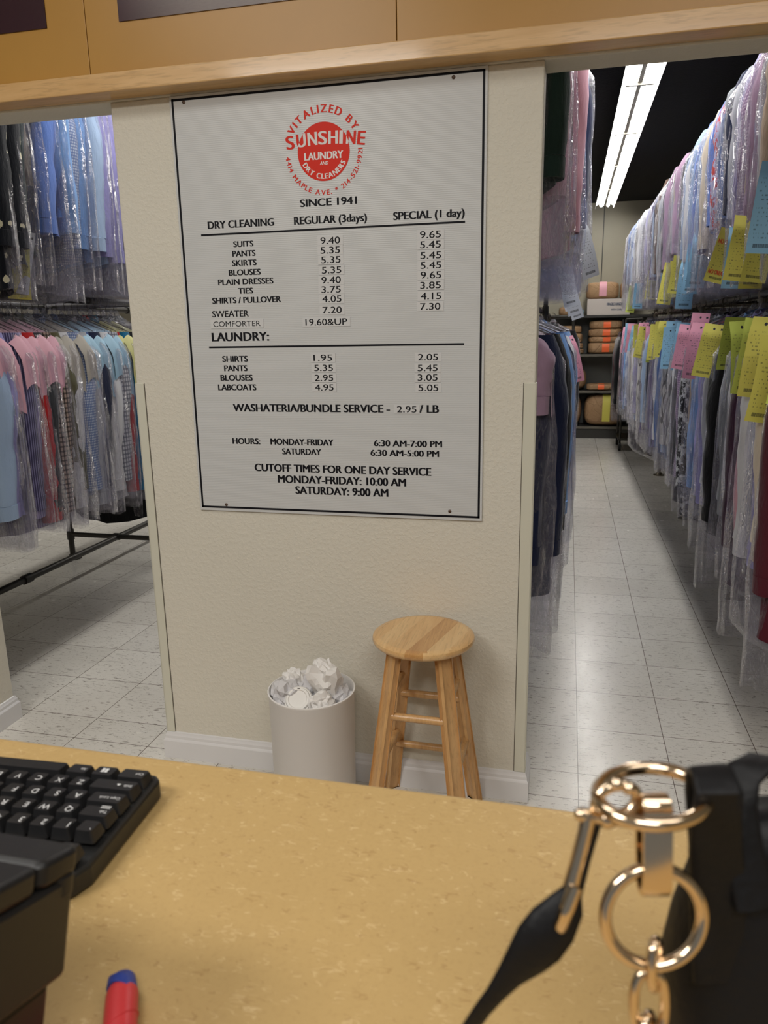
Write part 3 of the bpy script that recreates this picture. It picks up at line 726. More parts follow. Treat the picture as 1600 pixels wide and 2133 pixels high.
def trouser_mesh(seed, length=.62):
    o = Vector((seed, 3, 1)); b = B(); rings = []
    for i in range(15):
        t = i / 14; r = []
        for j in range(24):
            a = 2 * PI * j / 24
            x = (.165 - .012 * t) * sgn(math.cos(a), .6); y = (.022 + .006 * t) * sgn(math.sin(a), .8) + .012 * noise.noise(Vector((x * 9, t * 2, seed)))
            r.append((x + .012 * noise.noise(Vector((t * 3, 1, seed))), y, -.215 - length * t))
        rings.append(r)
    b.loft(rings); return b.mesh('trousers', 55)
def bag_mesh(seed, length=1.2, dy=.055, hw=.285, tie=False):
    o = Vector((seed * 3.7, seed * 1.9, seed * 5.3)); b = B(); n = 44; rings = []
    lev = [(-.045, .018, .012), (-.075, .03, .02), (-.105, .075, .04), (-.135, .145, .75 * dy + .012), (-.175, .222, .9 * dy + .008), (-.22, .252, dy), (-.27, hw, dy)]
    k = 20
    for i in range(1, k + 1):
        t = i / k; lev.append((-.27 - (length - .27) * t, hw + .012 * math.sin(t * 2.5), dy * (1 - .12 * t)))
    if tie: lev[-3:] = [(-length + .1, hw * .85, dy), (-length + .04, hw * .4, dy * .8), (-length, .025, .02), (-length - .06, .05, .035)]
    for i, (z, w_, d) in enumerate(lev):
        r = []; big = max(0, min(1, (-z - .18) / .3))
        for j in range(n):
            a = 2 * PI * j / n
            x = w_ * sgn(math.cos(a), .62); y = d * sgn(math.sin(a), .72)
            q = Vector((math.cos(a) * 2.6, math.sin(a) * 2.6, z * 1.7)) + o
            f_ = noise.noise(q) * .020 + (abs(noise.noise(q * 2.3)) - .25) * .022 + noise.noise(Vector((math.cos(a) * 7, math.sin(a) * 7, z * 1.2)) + o) * .010
            nx, ny = math.cos(a), math.sin(a)
            x += nx * f_ * big * .8; y += ny * f_ * big
            zz = z + (.03 * noise.noise(Vector((math.cos(a) * 1.5, math.sin(a) * 1.5, seed))) if i == len(lev) - 1 else .006 * noise.noise(q * 3))
            r.append((x, y, zz))
        rings.append(r)
    b.loft(rings, False, False)
    return b.mesh('plastic_bag', 40)
def hanger_mesh():
    b = B()
    pts = [(0, 0, -.075)] + [(0.0, 0, -.05)] + [(.021 * math.sin(a), 0, .0 + .021 * math.cos(a)) for a in [PI * (1 - k / 8) + .15 for k in range(0, 11)]]
    b.tube(pts, .0014, 6)
    b.tube([(0, 0, -.075), (.2, 0, -.158), (.205, 0, -.168), (-.205, 0, -.168), (-.2, 0, -.158), (0, 0, -.075)], .0014, 6)
    return b.mesh('hanger', 60)
def cover_mesh(seed, side=1, drop=.24):
    """paper shoulder guard: a sheet folded over the shoulder end"""
    b = B(); rings = []
    for i in range(13):
        t = i / 12; r = []
        for j in range(9):
            s = j / 8 * 2 - 1
            if t < .4: q = t / .4; x = .07 + .165 * q; z = -.105 - .075 * q; yy = .045
            else: q = (t - .4) / .6; x = .235 + .032 * min(1, q * 3) + .01 * q; z = -.18 - drop * q; yy = .050
            z -= .045 * abs(s) ** 1.5 * (1 - .5 * t)
            r.append((side * x + .006 * noise.noise(Vector((s * 2, t * 4, seed))), yy * s + .006 * noise.noise(Vector((t * 4, s, seed + 4))), z))
        rings.append(r)
    b.loft(rings, False, False, closed=False)
    return b.mesh('shoulder_cover', 60)
def ticket_mesh(seed, w_=.085, h=.235, curl=.02, fold=0):
    b = B(); rings = []; nx, nz = 4, 14; uv = []
    for i in range(nz + 1):
        t = i / nz; r = []
        for j in range(nx + 1):
            s = j / nx
            y = curl * math.sin(t * 2.4 + seed) + .010 * math.sin(s * 2.2 + seed * 2)
            if fold and t < .22: y += (.22 - t) * .16
            r.append(((s - .5) * w_, y, -h * t)); uv.append((s, 1 - t))
        rings.append(r)
    b.loft(rings, False, False, closed=False)
    me = b.mesh('ticket', 60); L = me.uv_layers.new(name='UVMap')
    for lp in me.loops: L.data[lp.index].uv = uv[lp.vertex_index]
    return me
SHIRTS = [shirt_mesh(i + 1, sl, bo, .208 + .004 * (i % 3), sw) for i, (sl, bo, sw) in enumerate([(.70, .90, .03), (.76, .94, .05), (.68, .86, -.02), (.74, .97, .06), (.78, .92, .02), (.70, .88, .08)])]
CROPS = [shirt_mesh(60 + i, sl, bo, .214, sw) for i, (sl, bo, sw) in enumerate([(.52, .72, .04), (.58, .78, -.02), (.50, .70, .06), (.60, .76, .02)])]
SHORTS = [shirt_mesh(20 + i, .20, .68, .21, .0) for i in range(2)]
COATS = [coat_mesh(30 + i, 1.02 + .1 * i) for i in range(2)]
TROUS = [trouser_mesh(40 + i, .60 + .06 * i) for i in range(2)]
BAGS = {}
for nm, ln, dy in (('thin', 1.12, .062), ('mid', 1.16, .078), ('fat', 1.15, .098), ('long', 1.30, .075), ('hem', 1.03, .074), ('crop', .98, .078), ('slim', 1.03, .046), ('slimlong', 1.15, .046)):
    BAGS[nm] = [bag_mesh(hash_ + i * 3, ln + .03 * i, dy) for i, hash_ in ((0, len(nm)), (1, len(nm) + 11), (2, len(nm) + 23))]
TIED = bag_mesh(77, 1.36, .085, tie=True)
HANG = hanger_mesh()
def cape_mesh():
    b = B(); rings = []
    for i in range(17):
        q = i / 16 * 2 - 1; x = q * .17; z = -.095 - .42 * max(0, abs(x) - .03) * 1.0
        rings.append([(x, yy, z - .9 * abs(yy) + .004 * noise.noise(Vector((x * 20, yy * 20, 3)))) for yy in (-.062, -.045, -.02, 0, .02, .045, .062)])
    b.loft(rings, False, False, closed=False); return b.mesh('hanger_cape', 50)
CAPE = cape_mesh()
COVERS = {s: [cover_mesh(i, s, .2 + .05 * i) for i in range(3)] for s in (-1, 1)}
TICKS = [ticket_mesh(i, .085 + .006 * (i % 2), .22 + .02 * i, .012 + .004 * i, i % 2) for i in range(4)]
NC = {}
def nocrease():   # red rubber-stamp wording, twice on one yellow ticket
    b = B(); set_line(b, 'NO CREASE', -.036, -.062, .072, .017, -.012, smear=.0007); set_line(b, 'NO CREASE', -.036, -.186, .072, .017, -.012, smear=.0007)
    b.v = [(x, .012 * math.sin(2.4 * -z / .22) + .010 * math.sin(2.2 * (x / .085 + .5)) - .0012, z) for x, y, z in b.v]   # follows the ticket's curl
    return b.mesh('red_wording', 0)
NOCREASE = nocrease()
DARK = {'black', 'navy', 'charcoal', 'maroon', 'plum', 'dark green'}
def bagged(row, label, loc, kind, col, bag, rz, side, cover=None, ticks=(), extra=None, extra_kind='shirt', hz=0.0, cape=False, variant=None, marked=False):
    """one bagged order: hanger, one or two garments, film bag, paper shoulder guard, tickets. side = which end (local x) faces the aisle"""
    t = thing('bagged_garment', label, 'garment', loc, rz, row)
    v = variant if variant is not None else R.randrange(60)
    if marked: v = 0
    pool = {'shirt': CROPS if bag == 'crop' else SHIRTS, 'short': SHORTS, 'coat': COATS, 'trousers': TROUS}
    nm = {'shirt': 'shirt', 'short': 'shirt', 'coat': 'coat', 'trousers': 'trousers'}
    link('hanger', HANG, M['hook'], t).rotation_euler = (0, 0, R.uniform(-.1, .1))
    g = link(nm[kind], pool[kind][v % len(pool[kind])], M[col], t)
    if extra:
        g.location = (0, -.034, 0)
        e = link(nm[extra_kind], pool[extra_kind][(v + 2) % len(pool[extra_kind])], M[extra], t); e.location = (R.uniform(-.01, .01), .036, .004)
        link('hanger', HANG, M['hook'], t).location = (0, .034, 0)
        e['label'] = extra + ' ' + nm[extra_kind] + ' behind the front garment'
    if bag: 
        bm_ = TIED if bag == 'tied' else BAGS[bag][v % 3]
        link('plastic_bag', bm_, M['film'], t)
    if cape: link('hanger_cape', CAPE, M['redtape'], t)
    if cover: link('shoulder_cover', COVERS[side][v % 3], M['cv_' + cover], t)
    for i, (tc, tz, tx, ta) in enumerate(ticks):
        k = link('ticket', TICKS[(v + i) % 4], M['tk_' + tc], t)
        k.location = (side * (tx + .035), -.098 - .012 * i, tz + R.uniform(-.03, .03)); k.rotation_euler = (R.uniform(-.08, .12), ta + R.uniform(-.10, .10), R.uniform(-.25, .25) + (-.12 if side < 0 else .35))
        k['label'] = tc + ' order ticket'
        if marked: link('red_wording', NOCREASE, M['redink'], k)
    return t
ORD = ['first', 'second', 'third', 'fourth', 'fifth', 'sixth', 'seventh', 'eighth', 'ninth', 'tenth', 'eleventh', 'twelfth', 'thirteenth', 'fourteenth', 'fifteenth', 'sixteenth', 'seventeenth', 'eighteenth', 'nineteenth', 'twentieth',
       'twenty-first', 'twenty-second', 'twenty-third', 'twenty-fourth', 'twenty-fifth', 'twenty-sixth', 'twenty-seventh', 'twenty-eighth', 'twenty-ninth', 'thirtieth', 'thirty-first', 'thirty-second', 'thirty-third', 'thirty-fourth', 'thirty-fifth', 'thirty-sixth', 'thirty-seventh', 'thirty-eighth', 'thirty-ninth', 'fortieth',
       'forty-first', 'forty-second', 'forty-third', 'forty-fourth', 'forty-fifth', 'forty-sixth', 'forty-seventh', 'forty-eighth', 'forty-ninth', 'fiftieth', 'fifty-first', 'fifty-second', 'fifty-third', 'fifty-fourth', 'fifty-fifth', 'fifty-sixth', 'fifty-seventh', 'fifty-eighth', 'fifty-ninth', 'sixtieth']
FILL = ['white', 'pale blue', 'grey', 'blue striped', 'lavender', 'silver grey', 'charcoal', 'cream', 'purple', 'mauve', 'sky blue', 'grey checked', 'navy', 'pink', 'white', 'black striped', 'brown', 'blue gingham']
KN = {'shirt': 'shirt', 'short': 'short-sleeved shirt', 'coat': 'coat', 'trousers': 'trousers'}
def hang_row(row, place, x, z, y0, step, n, side, near, bags, jitter=.012, far_fill=None, spread=0.0, dress=None, xof=None, capes=False):
    y = y0
    for i in range(n):
        if i < len(near): kind, col, bag, cover, ticks, extra = near[i]
        else:
            c = FILL[(i * 7 + len(row)) % len(FILL)]; kind = 'shirt'; col = c; bag = 'tied' if capes and i == 22 else bags[(i * 5) % len(bags)]; cover = None; ticks = (); extra = FILL[(i * 5 + 3) % len(FILL)] if i % 2 else None
            if dress: cover, ticks = dress(i)
        lab = '%s %s in clear bag, %s from front on %s' % (col, KN[kind], ORD[i], place)
        if ticks: lab = '%s %s in %s-ticketed bag, %s from front on %s' % (col, KN[kind], ticks[0][0], ORD[i], place)
        bagged(row, lab, (x + R.uniform(-jitter, jitter) + (xof(i) if xof else 0), y, z), kind, col, bag, R.uniform(-.10, .10), side, cover, ticks, extra, cape=capes and i % 3 != 2, marked=(place == 'upper aisle rail' and i == 5))
        y += step * R.uniform(.88, 1.12) * (1 + spread * i)
T = lambda c, z, x=.20, a=0.0: (c, z, x, a)
# aisle rack, lower rail (near -> far)
near = [('coat', 'maroon', 'long', None, (T('green', -.13, .2, .05),), 'white'), ('shirt', 'cream', 'tied', None, (T('yellow', -.16, .22, .12), T('green', -.12, .16, .0)), 'lavender'),
 ('shirt', 'white', 'long', None, (T('yellow', -.13, .2, .06),), 'pink'), ('coat', 'plum', 'fat', None, (T('green', -.12, .20, .10),), 'silver grey'), ('shirt', 'white', 'mid', None, (T('green', -.13, .22, -.05), T('yellow', -.12, .16, .1)), 'grey'),
 ('coat', 'black', 'long', None, (T('green', -.12, .2, .10),), None), ('shirt', 'silver grey', 'mid', None, (T('yellow', -.15, .23, .12),), 'lavender'), ('shirt', 'lavender', 'fat', None, (T('pink', -.12, .20, .08),), 'sky blue'),
 ('shirt', 'sky blue', 'mid', None, (T('pink', -.13, .22, .10),), 'beige'), ('coat', 'black and white floral', 'mid', None, (T('pink', -.11, .2, .12),), 'black'), ('shirt', 'mauve gingham', 'hem', None, (T('pink', -.12, .22, .1),), 'charcoal'),
 ('coat', 'black', 'hem', None, (), 'white'), ('shirt', 'white', 'hem', None, (T('blue', -.12, .2, .06),), 'black striped'), ('shirt', 'black striped', 'hem', None, (T('blue', -.12, .22, .08),), None), ('shirt', 'pale blue', 'hem', None, (T('blue', -.12, .2, .08),), 'sky blue'),
 ('shirt', 'denim blue', 'hem', None, (T('yellow', -.10, .22, .08),), 'white'), ('shirt', 'purple striped', 'hem', None, (T('yellow', -.10, .2, .1),), 'purple'), ('shirt', 'purple', 'hem', None, (T('yellow', -.12, .22, .05),), 'navy')]
def dr_low(i): 
    c = ['yellow', 'blue', 'pink', 'yellow', 'green', 'blue', 'pink'][i % 7]
    return None, ((T(c, -.12, .2, .08),) if i % 3 != 1 else ())
GL = 'bagged clothes on the lower rail along the aisle'
hang_row(GL, 'lower aisle rail', RX - .02, RL, .45, .205, 32, -1, near, ['hem'], dress=dr_low, capes=True, xof=lambda i: -.0024 * i)
# aisle rack, upper rail
near = [('shirt', 'pale blue', 'crop', None, (), 'dark green'), ('shirt', 'pale blue', 'crop', None, (T('blue', -0.71, .27, .16),), 'dark green'), ('shirt', 'beige', 'crop', None, (T('yellow', -0.80, .20, .06),), 'white'), ('shirt', 'mauve', 'crop', None, (T('yellow', -0.78, .22, .04),), 'beige'),
 ('shirt', 'mauve gingham', 'crop', None, (T('blue', -0.78, .22, .1), T('yellow', -0.80, .17, .02)), 'lavender striped'), ('shirt', 'silver grey', 'crop', None, (T('yellow', -0.78, .22, .2),), 'navy'), ('short', 'grey', 'crop', None, (), 'denim blue'),
 ('shirt', 'red printed', 'crop', None, (), 'cornflower blue'), ('shirt', 'cream', 'crop', None, (), 'purple'), ('shirt', 'pale blue', 'crop', None, (T('blue', -0.74, .2, .0),), 'cornflower blue'), ('shirt', 'sky blue', 'crop', None, (T('blue', -0.78, .22, .06),), 'pale blue'),
 ('shirt', 'white', 'crop', None, (T('blue', -0.78, .2, .05),), 'pale blue'), ('shirt', 'charcoal', 'crop', None, (T('yellow', -0.78, .22, .05),), 'black'), ('shirt', 'mauve', 'crop', None, (T('yellow', -0.78, .2, .0),), 'cream'), ('shirt', 'silver grey', 'crop', None, (T('yellow', -0.78, .22, .05),), 'maroon')]
def dr_up(i):
    c = ['yellow', 'blue', 'yellow', 'green', 'blue'][i % 5]
    return None, ((T(c, -.78, .2, .05),) if i % 4 == 0 else ())
GU = 'bagged clothes on the upper rail along the aisle'
hang_row(GU, 'upper aisle rail', RX - .02, RU, .55, .205, 32, -1, near, ['crop'], dress=dr_up, xof=lambda i: -.0024 * i)
# rack behind the keyboard opening, lower rail
near = [('shirt', 'pale blue', 'mid', 'pink', (), None), ('shirt', 'lavender', 'mid', 'pink', (), None), ('shirt', 'purple striped', 'mid', 'pink', (), None), ('shirt', 'lavender striped', 'mid', 'pink', (), None), ('shirt', 'red', 'mid', 'pink', (), None),
 ('shirt', 'charcoal', 'mid', 'pink', (), None), ('shirt', 'black and tan checked', 'mid', 'pink', (), None), ('shirt', 'olive', 'mid', 'grey', (), None), ('shirt', 'white', 'mid', 'grey', (), None), ('shirt', 'blue gingham', 'mid', 'grey', (), None),
 ('shirt', 'silver grey', 'mid', 'blue', (), None), ('shirt', 'denim blue', 'mid', 'blue', (), None), ('shirt', 'navy', 'mid', 'blue', (), None), ('shirt', 'white', 'mid', 'blue', (), None), ('shirt', 'grey checked', 'mid', 'blue', (), None), ('shirt', 'red', 'mid', 'yellow', (), None), ('shirt', 'teal', 'mid', 'yellow', (), None),
 ('coat', 'black', 'long', 'yellow', (), None), ('shirt', 'grey', 'mid', 'yellow', (), None), ('coat', 'black', 'long', None, (), None)]
hang_row('bagged clothes on the lower rail beyond the keyboard opening', 'lower rail beyond keyboard', LXk, LL, .50, .062, 21, 1, [(k, c, {'long': 'slimlong'}.get(b_, 'slim'), cv, tk, None) for k, c, b_, cv, tk, ex in near], ['slim'])
hang_row('bagged clothes on the far lower rail beyond the keyboard opening', 'far lower rail beyond keyboard', LXk - .70, LL, .8, .135, 16, 1, [], ['hem'])
near = [('coat', 'dark floral', 'mid', None, (), 'dark green'), ('coat', 'dark floral', 'mid', None, (), 'dark green'), ('shirt', 'dark green', 'mid', None, (), 'charcoal'), ('short', 'cream', 'mid', None, (T('white', -.93, .20, .05), T('yellow', -.95, .18, .12)), 'grey'),
 ('shirt', 'cornflower blue', 'mid', None, (), 'sky blue'), ('shirt', 'sky blue', 'mid', None, (), 'mauve gingham'), ('shirt', 'blue gingham', 'thin', None, (), 'pale blue'), ('shirt', 'sky blue', 'mid', None, (), 'cornflower blue'), ('shirt', 'pale blue', 'mid', None, (), 'white'),
 ('shirt', 'lavender', 'mid', None, (), 'pale blue'), ('shirt', 'lavender', 'mid', None, (), 'cornflower blue'), ('shirt', 'blue gingham', 'mid', None, (), 'white'), ('short', 'black striped', 'mid', None, (), 'silver grey'), ('short', 'grey', 'mid', None, (), 'grey checked'), ('shirt', 'silver grey', 'mid', None, (), 'grey')]
hang_row('bagged clothes on the upper rail beyond the keyboard opening', 'upper rail beyond keyboard', LXk, LU, .66, .082, 15, 1, [(k, c, 'slimlong', cv, tk, None) for k, c, b_, cv, tk, ex in near], ['mid'])
# rack behind the price board wall
near = [('short', 'mauve', 'long', 'mauve', (), 'navy'), ('coat', 'navy', 'long', 'mauve', (), 'plum'), ('coat', 'black', 'long', None, (), 'navy'), ('coat', 'sky blue', 'long', None, (), 'denim blue'), ('shirt', 'cornflower blue', 'long', 'white', (), 'sky blue'), ('shirt', 'pale blue', 'mid', None, (), 'white'), ('shirt', 'denim blue', 'mid', None, (T('pink', -.2, .2, -.2),), 'white')]
hang_row('bagged clothes on the lower rail behind the price board', 'lower rail behind price board', KX, 1.60, .52, .36, 11, 1, near, ['mid', 'long'], spread=.01, xof=lambda i: -.085 + .022 * i if i < 5 else (.06 if i > 10 else .0))
for k, (c, y) in enumerate((('black', 6.3), ('charcoal', 6.65), ('black', 7.0))):
    bagged('bagged dark coats by the shelf unit', '%s coat in clear bag, %s of three dark ones by the rack end post' % (c, ORD[k]), (KX + .06, y, 1.60), 'coat', c, 'mid', R.uniform(-.1, .1), 1, None, (), 'black' if k else 'maroon')
near = [('short', 'maroon', 'mid', None, (), 'dark green'), ('short', 'dark green', 'mid', None, (), 'pink'), ('coat', 'pink', 'mid', None, (), 'white'), ('shirt', 'lavender', 'mid', None, (), 'pale blue'), ('shirt', 'navy', 'mid', None, (T('white', -.86, .20, -.35),), 'white')]
def dr_b(i): return None, ((T(['white', 'yellow', 'white', 'blue'][i % 4], -1.03, .17, -.25),) if i % 2 == 0 else ())
hang_row('bagged clothes on the upper rail behind the price board', 'upper rail behind price board', KX, 2.84, .52, .32, 14, 1, near, ['mid', 'thin'], spread=.01, dress=dr_b, xof=lambda i: -.075 + .02 * i if i < 5 else .0)

# ------------------------------------------------------------------ shelves at the back
SY0, SY1, SX0, SX1 = 8.36, 8.80, -.42, 1.10
sh = thing('shelf_unit', 'dark metal shelf unit of brown parcels against the far wall of the aisle', 'shelf', (SX0, SY0, 0))
W_ = SX1 - SX0; D_ = SY1 - SY0
for x in (0, W_ - .03):
    for y in (0, D_ - .03): B().box(x, x + .03, y, y + .03, 0, 1.64).build('upright', M['shelf'], sh, smooth=0)
for z in (.16, .64, 1.12, 1.62):
    s_ = B().box(.0, W_, .004, D_, z - .03, z).build('shelf_board', M['shelf'], sh, smooth=0)
    if z < 1.6: B().box(.0, W_, -.003, .004, z - .03, z + .002).build('front_edge', M['shelfedge'], s_, smooth=0)
B().box(0, W_, .01, D_, 0, .125).build('plinth', M['shelf'], sh, smooth=0)
B().box(0, W_, D_ - .006, D_, .16, 1.62).build('back_panel', M['backpanel'], sh, smooth=0)
def parcel(label, x, y, z, sx, sy, sz, seed, lab=None, rz=0.0, puff=.55, group='brown paper parcels'):
    t = thing('paper_parcel', label, 'parcel', (x, y, z), rz, group)
    b = B(); n = 40; rings = []; o = Vector((seed * 2.1, seed, seed * .6))
    m = 12
    for i in range(m + 1):
        a = -PI / 2 + PI * i / m; zz = .5 + .5 * sgn(math.sin(a), puff); rr = max(.02, abs(math.cos(a)) ** (puff * .75)); r = []
        for j in range(n):
            th = 2 * PI * j / n
            q = 1 + .035 * noise.noise(Vector((math.cos(th) * 2.2, math.sin(th) * 2.2, zz * 2)) + o) - .03 * abs(noise.noise(Vector((math.cos(th) * 4, math.sin(th) * 4, zz * 3)) + o))
            r.append((sx / 2 * rr * sgn(math.cos(th), .5) * q, sy / 2 * rr * sgn(math.sin(th), .5) * q, sz * min(1.0, zz * (1 + .03 * noise.noise(Vector((th, 1, seed)))))))
        rings.append(r)
    b.loft(rings); b.build('paper_wrap', M['kraft'], t, smooth=32)
    if lab:
        lw = min(.10, sx * .22); pts = []
        rows = [(-sy / 2 - .006, sz * .16), (-sy / 2 - .008, sz * .5), (-sy / 2 - .006, sz * .78), (-sy / 2 * .86, sz * .97), (-sy / 2 * .55, sz * 1.02)]
        B().loft([[(xx, yy, zz) for xx in (-lw / 2 + lab[1], lw / 2 + lab[1])] for yy, zz in rows], False, False, closed=False).build('paper_label', M[lab[0]], t, smooth=60)
    return t
PY = SY0 + .22
for i, (sz, lb) in enumerate(((.155, 'lowest in the stack on the middle shelf'), (.075, 'second from the bottom of that stack'), (.105, 'third from the bottom of that stack'), (.11, 'topmost in that stack'))):
    z = 1.121 + (0, .15, .222, .322)[i]
    parcel('flat brown parcel with an orange label, ' + lb, .465 + .006 * (i % 2), PY, z, .43, .36, sz, i + 1, ('orange', 0.01), puff=.4)
for i, (sz, lb) in enumerate(((.07, 'bottom'), (.08, 'second'), (.13, 'third'), (.10, 'top'))):
    parcel('flat unlabelled brown parcel, %s of the stack beside the rack end post' % lb, .02 - .012 * i, PY, 1.121 + (0, .068, .145, .272)[i], .36, .36, sz, 9 + i, None, puff=.4)
parcel('round brown bundle on the second shelf behind the rack end post', .03, PY, .641, .44, .38, .30, 14, None, puff=.75)
parcel('thin flat brown parcel with an orange label on the second shelf', .44, PY - .02, .641, .38, .34, .085, 15, ('orange', -.0), puff=.4)
parcel('brown parcel at the aisle rack side of the second shelf, under another', .82, PY, .641, .34, .38, .22, 16, None, puff=.6)
parcel('brown parcel lying on top of another on the second shelf', .81, PY, .86, .34, .36, .24, 17, None, puff=.6)
parcel('big brown bundle with a yellow ticket on the bottom shelf', .50, PY, .161, .52, .42, .42, 18, ('yell', .02), puff=.6)
parcel('big brown bundle without a ticket on the bottom shelf by the rack', -.06, PY, .161, .52, .42, .42, 19, None, puff=.65)
cb = thing('carton', 'white cardboard carton marked FRAGILE on top of the shelf unit', 'box', (.485, PY, 1.62))
B().box(-.27, .27, -.19, .19, 0, .205).build('carton_body', M['carton'], cb, smooth=0, bevel=.004)
set_line(B(), 'FRAGILE-HANDLE', -.025, .118, .21, .036, -.1915, smear=.002).build('printed_wording', M['blueink'], cb, smooth=0); b = set_line(B(), 'WITH CARE', .03, .055, .14, .022, -.1915, smear=.001)
b.build('printed_wording', M['blueink'], cb, smooth=0)
parcel('brown parcel with a pink label sitting on the white carton', .405, PY, 1.826, .42, .36, .215, 22, ('pinkl', -.0), puff=.45)
parcel('brown parcel behind the bagged shirts on the white carton', .72, PY, 1.826, .19, .34, .205, 23, None, puff=.45)
parcel('small brown parcel on the shelf unit top beside the carton', -.02, PY + .05, 1.621, .26, .2, .12, 24, None, puff=.5)
tb = thing('paper_tube', 'grey blue rolled paper tube lying on the shelf unit beside the carton', 'tube', (.135, PY - .06, 1.665))
B().loft([[(r * math.cos(2 * PI * j / 28), y, r * math.sin(2 * PI * j / 28)) for j in range(28)] for r, y in ((.043, .2), (.044, -.15), (.034, -.15), (.033, .0))], True, True).build('tube_wall', plain('blue_grey_roll', srgb(120, 140, 152), .5), tb, smooth=50)

# ------------------------------------------------------------------ rolling rack at the end of the aisle
rr = thing('rolling_rack', 'black rolling rack on castors at the far end of the aisle rack', 'clothes rack', (.645, 7.32, 0))
for y in (0, .5):
    for x in (0, .18):
        B().cyl((x, y, .11), (x, y, 1.55 if y == 0 else 1.55), .014, 12).build('upright', M['pipe'], rr)
        c_ = B().cyl((x - .014, y, .05), (x + .014, y, .05), .05, 22); c_.cyl((x, y, .06), (x, y, .13), .012, 8)
        c_.build('castor', M['rubber'], rr)
B().box(-.02, .2, -.02, .52, .125, .15).build('base_frame', M['pipe'], rr, smooth=0)
B().cyl((0, 0, 1.55), (.18, 0, 1.55), .014, 10).build('top_bar', M['pipe'], rr)
B().cyl((.18, -.01, 1.555), (.18, .51, 1.555), .014, 10).build('top_bar', M['pipe'], rr)

for k, (c, y) in enumerate((('black', 7.37), ('maroon', 7.52), ('charcoal', 7.68))):
    bagged('bagged clothes on the rolling rack', '%s coat in clear bag on the rolling rack, %s from its aisle end' % (c, ORD[k]), (.83, y, 1.575), 'coat', c, 'mid', R.uniform(-.1, .1), -1, None, (), None)
# ------------------------------------------------------------------ keyboard (faces the far side of the counter)
kb = thing('keyboard', 'black computer keyboard turned away from the viewer beside the charcoal printer', 'keyboard', (-.3245, -1.636, 1.0702), PI + math.radians(3.0))
# local: +x to the typist's right, +y away from the typist (rows run -> function keys), z up; origin at the typist's near-left corner
KW, KD = .436, .142
b = B(); pl = [(.006, 0), (KW - .006, 0), (KW, .006), (KW, KD - .02), (KW - .02, KD), (.028, KD), (.006, KD - .016), (0, KD - .03), (0, .006)]
b.loft([[(x, y, z) for x, y in pl] for z in (0.001, .019)])
b.build('case', M['kbd'], kb, smooth=0, bevel=.003)
U = .01905
def keycap(x, y, wd, z0=.019, h=.0085, d=.0172):
    b = B(); t_ = .0019; rings = []
    for z, ins, sh in ((0, .0, 0), (h * .75, t_ * .8, .0006), (h, t_ * 1.2, .001)):
        x0, x1, y0, y1 = x + ins, x + wd - ins, y + ins * .6 + sh, y + d - ins * 1.1 + sh; r_ = .0022 * (1 - ins * 60)
        ring = []
        for cx_, cy_, a0 in ((x1 - r_, y1 - r_, 0), (x0 + r_, y1 - r_, 90), (x0 + r_, y0 + r_, 180), (x1 - r_, y0 + r_, 270)):
            for k in range(4):
                a = math.radians(a0 + 30 * k); ring.append((cx_ + r_ * math.cos(a), cy_ + r_ * math.sin(a), z0 + z + (.0012 if z == h and cy_ > y + d * .5 else 0)))
        rings.append(ring)
    b.loft(rings, True, True); return b
rows = [
 (0, [('Ctrl', 1.5), ('', 1.25), ('Alt', 1.25), ('', 6.25), ('Alt', 1.25), ('', 1.25), ('Ctrl', 1.5)]),
 (1, [('Shift', 2.25)] + [(c, 1) for c in 'ZXCVBNM,./'] + [('Shift', 2.75)]),
 (2, [('Caps Lock', 1.75)] + [(c, 1) for c in "ASDFGHJKL;'"] + [('Enter', 2.25)]),
 (3, [('Tab', 1.5)] + [(c, 1) for c in 'QWERTYUIOP[]'] + [('\\', 1.5)]),
 (4, [('`', 1)] + [(c, 1) for c in '1234567890-='] + [('Back', 2)]),
 (5, [('Esc', 1), ('', .4)] + [('F%d' % k, 1) for k in range(1, 13)])]
OX, OY = .0045, .006
for r_, ks in rows:
    x = OX; y = OY + r_ * U * .985 + (.008 if r_ == 5 else 0)
    for s, u in ks:
        if not (s == '' and u < 1):
            k = keycap(x + .0009, y, u * U - .0018, .019 + (.0012 * r_)).build('key', M['key'], kb, smooth=45)
            if s:
                zt = .019 + .0012 * r_ + .0085 + .0007; lb = B()
                v, f = glyph(s); sc_ = (.0056 if len(s) == 1 else .0029) / CAP; a0 = min(q[0] for q in v)
                lb.add([(x + .0045 + (q[0] - a0) * sc_, y + (.0082 if len(s) == 1 else .0088) + q[1] * sc_, zt + .0006) for q in v], f)
                if s == 'Tab':
                    for yy, d in ((.0055, 1), (.0035, -1)):
                        lb.box(x + .0045, x + .0125, y + yy - .0004, y + yy + .0004, zt + .0005, zt + .0006)
                if s == 'Shift':
                    lb.add([(x + .0145, y + .0085, zt + .0006), (x + .0185, y + .0085, zt + .0006), (x + .0165, y + .0112, zt + .0006)], [(0, 1, 2)])
                lb.build('key_print', M['legend'], k, smooth=0)
            elif u == 1.25 and x < .06:
                lb = B(); zt = .019 + .0097
                for i in range(2):
                    for j in range(2): lb.box(x + .0085 + i * .0032, x + .0112 + i * .0032, y + .0065 + j * .003, y + .009 + j * .003, zt, zt + .0002)
                lb.build('key_print', M['legend'], k, smooth=0)
        x += u * U

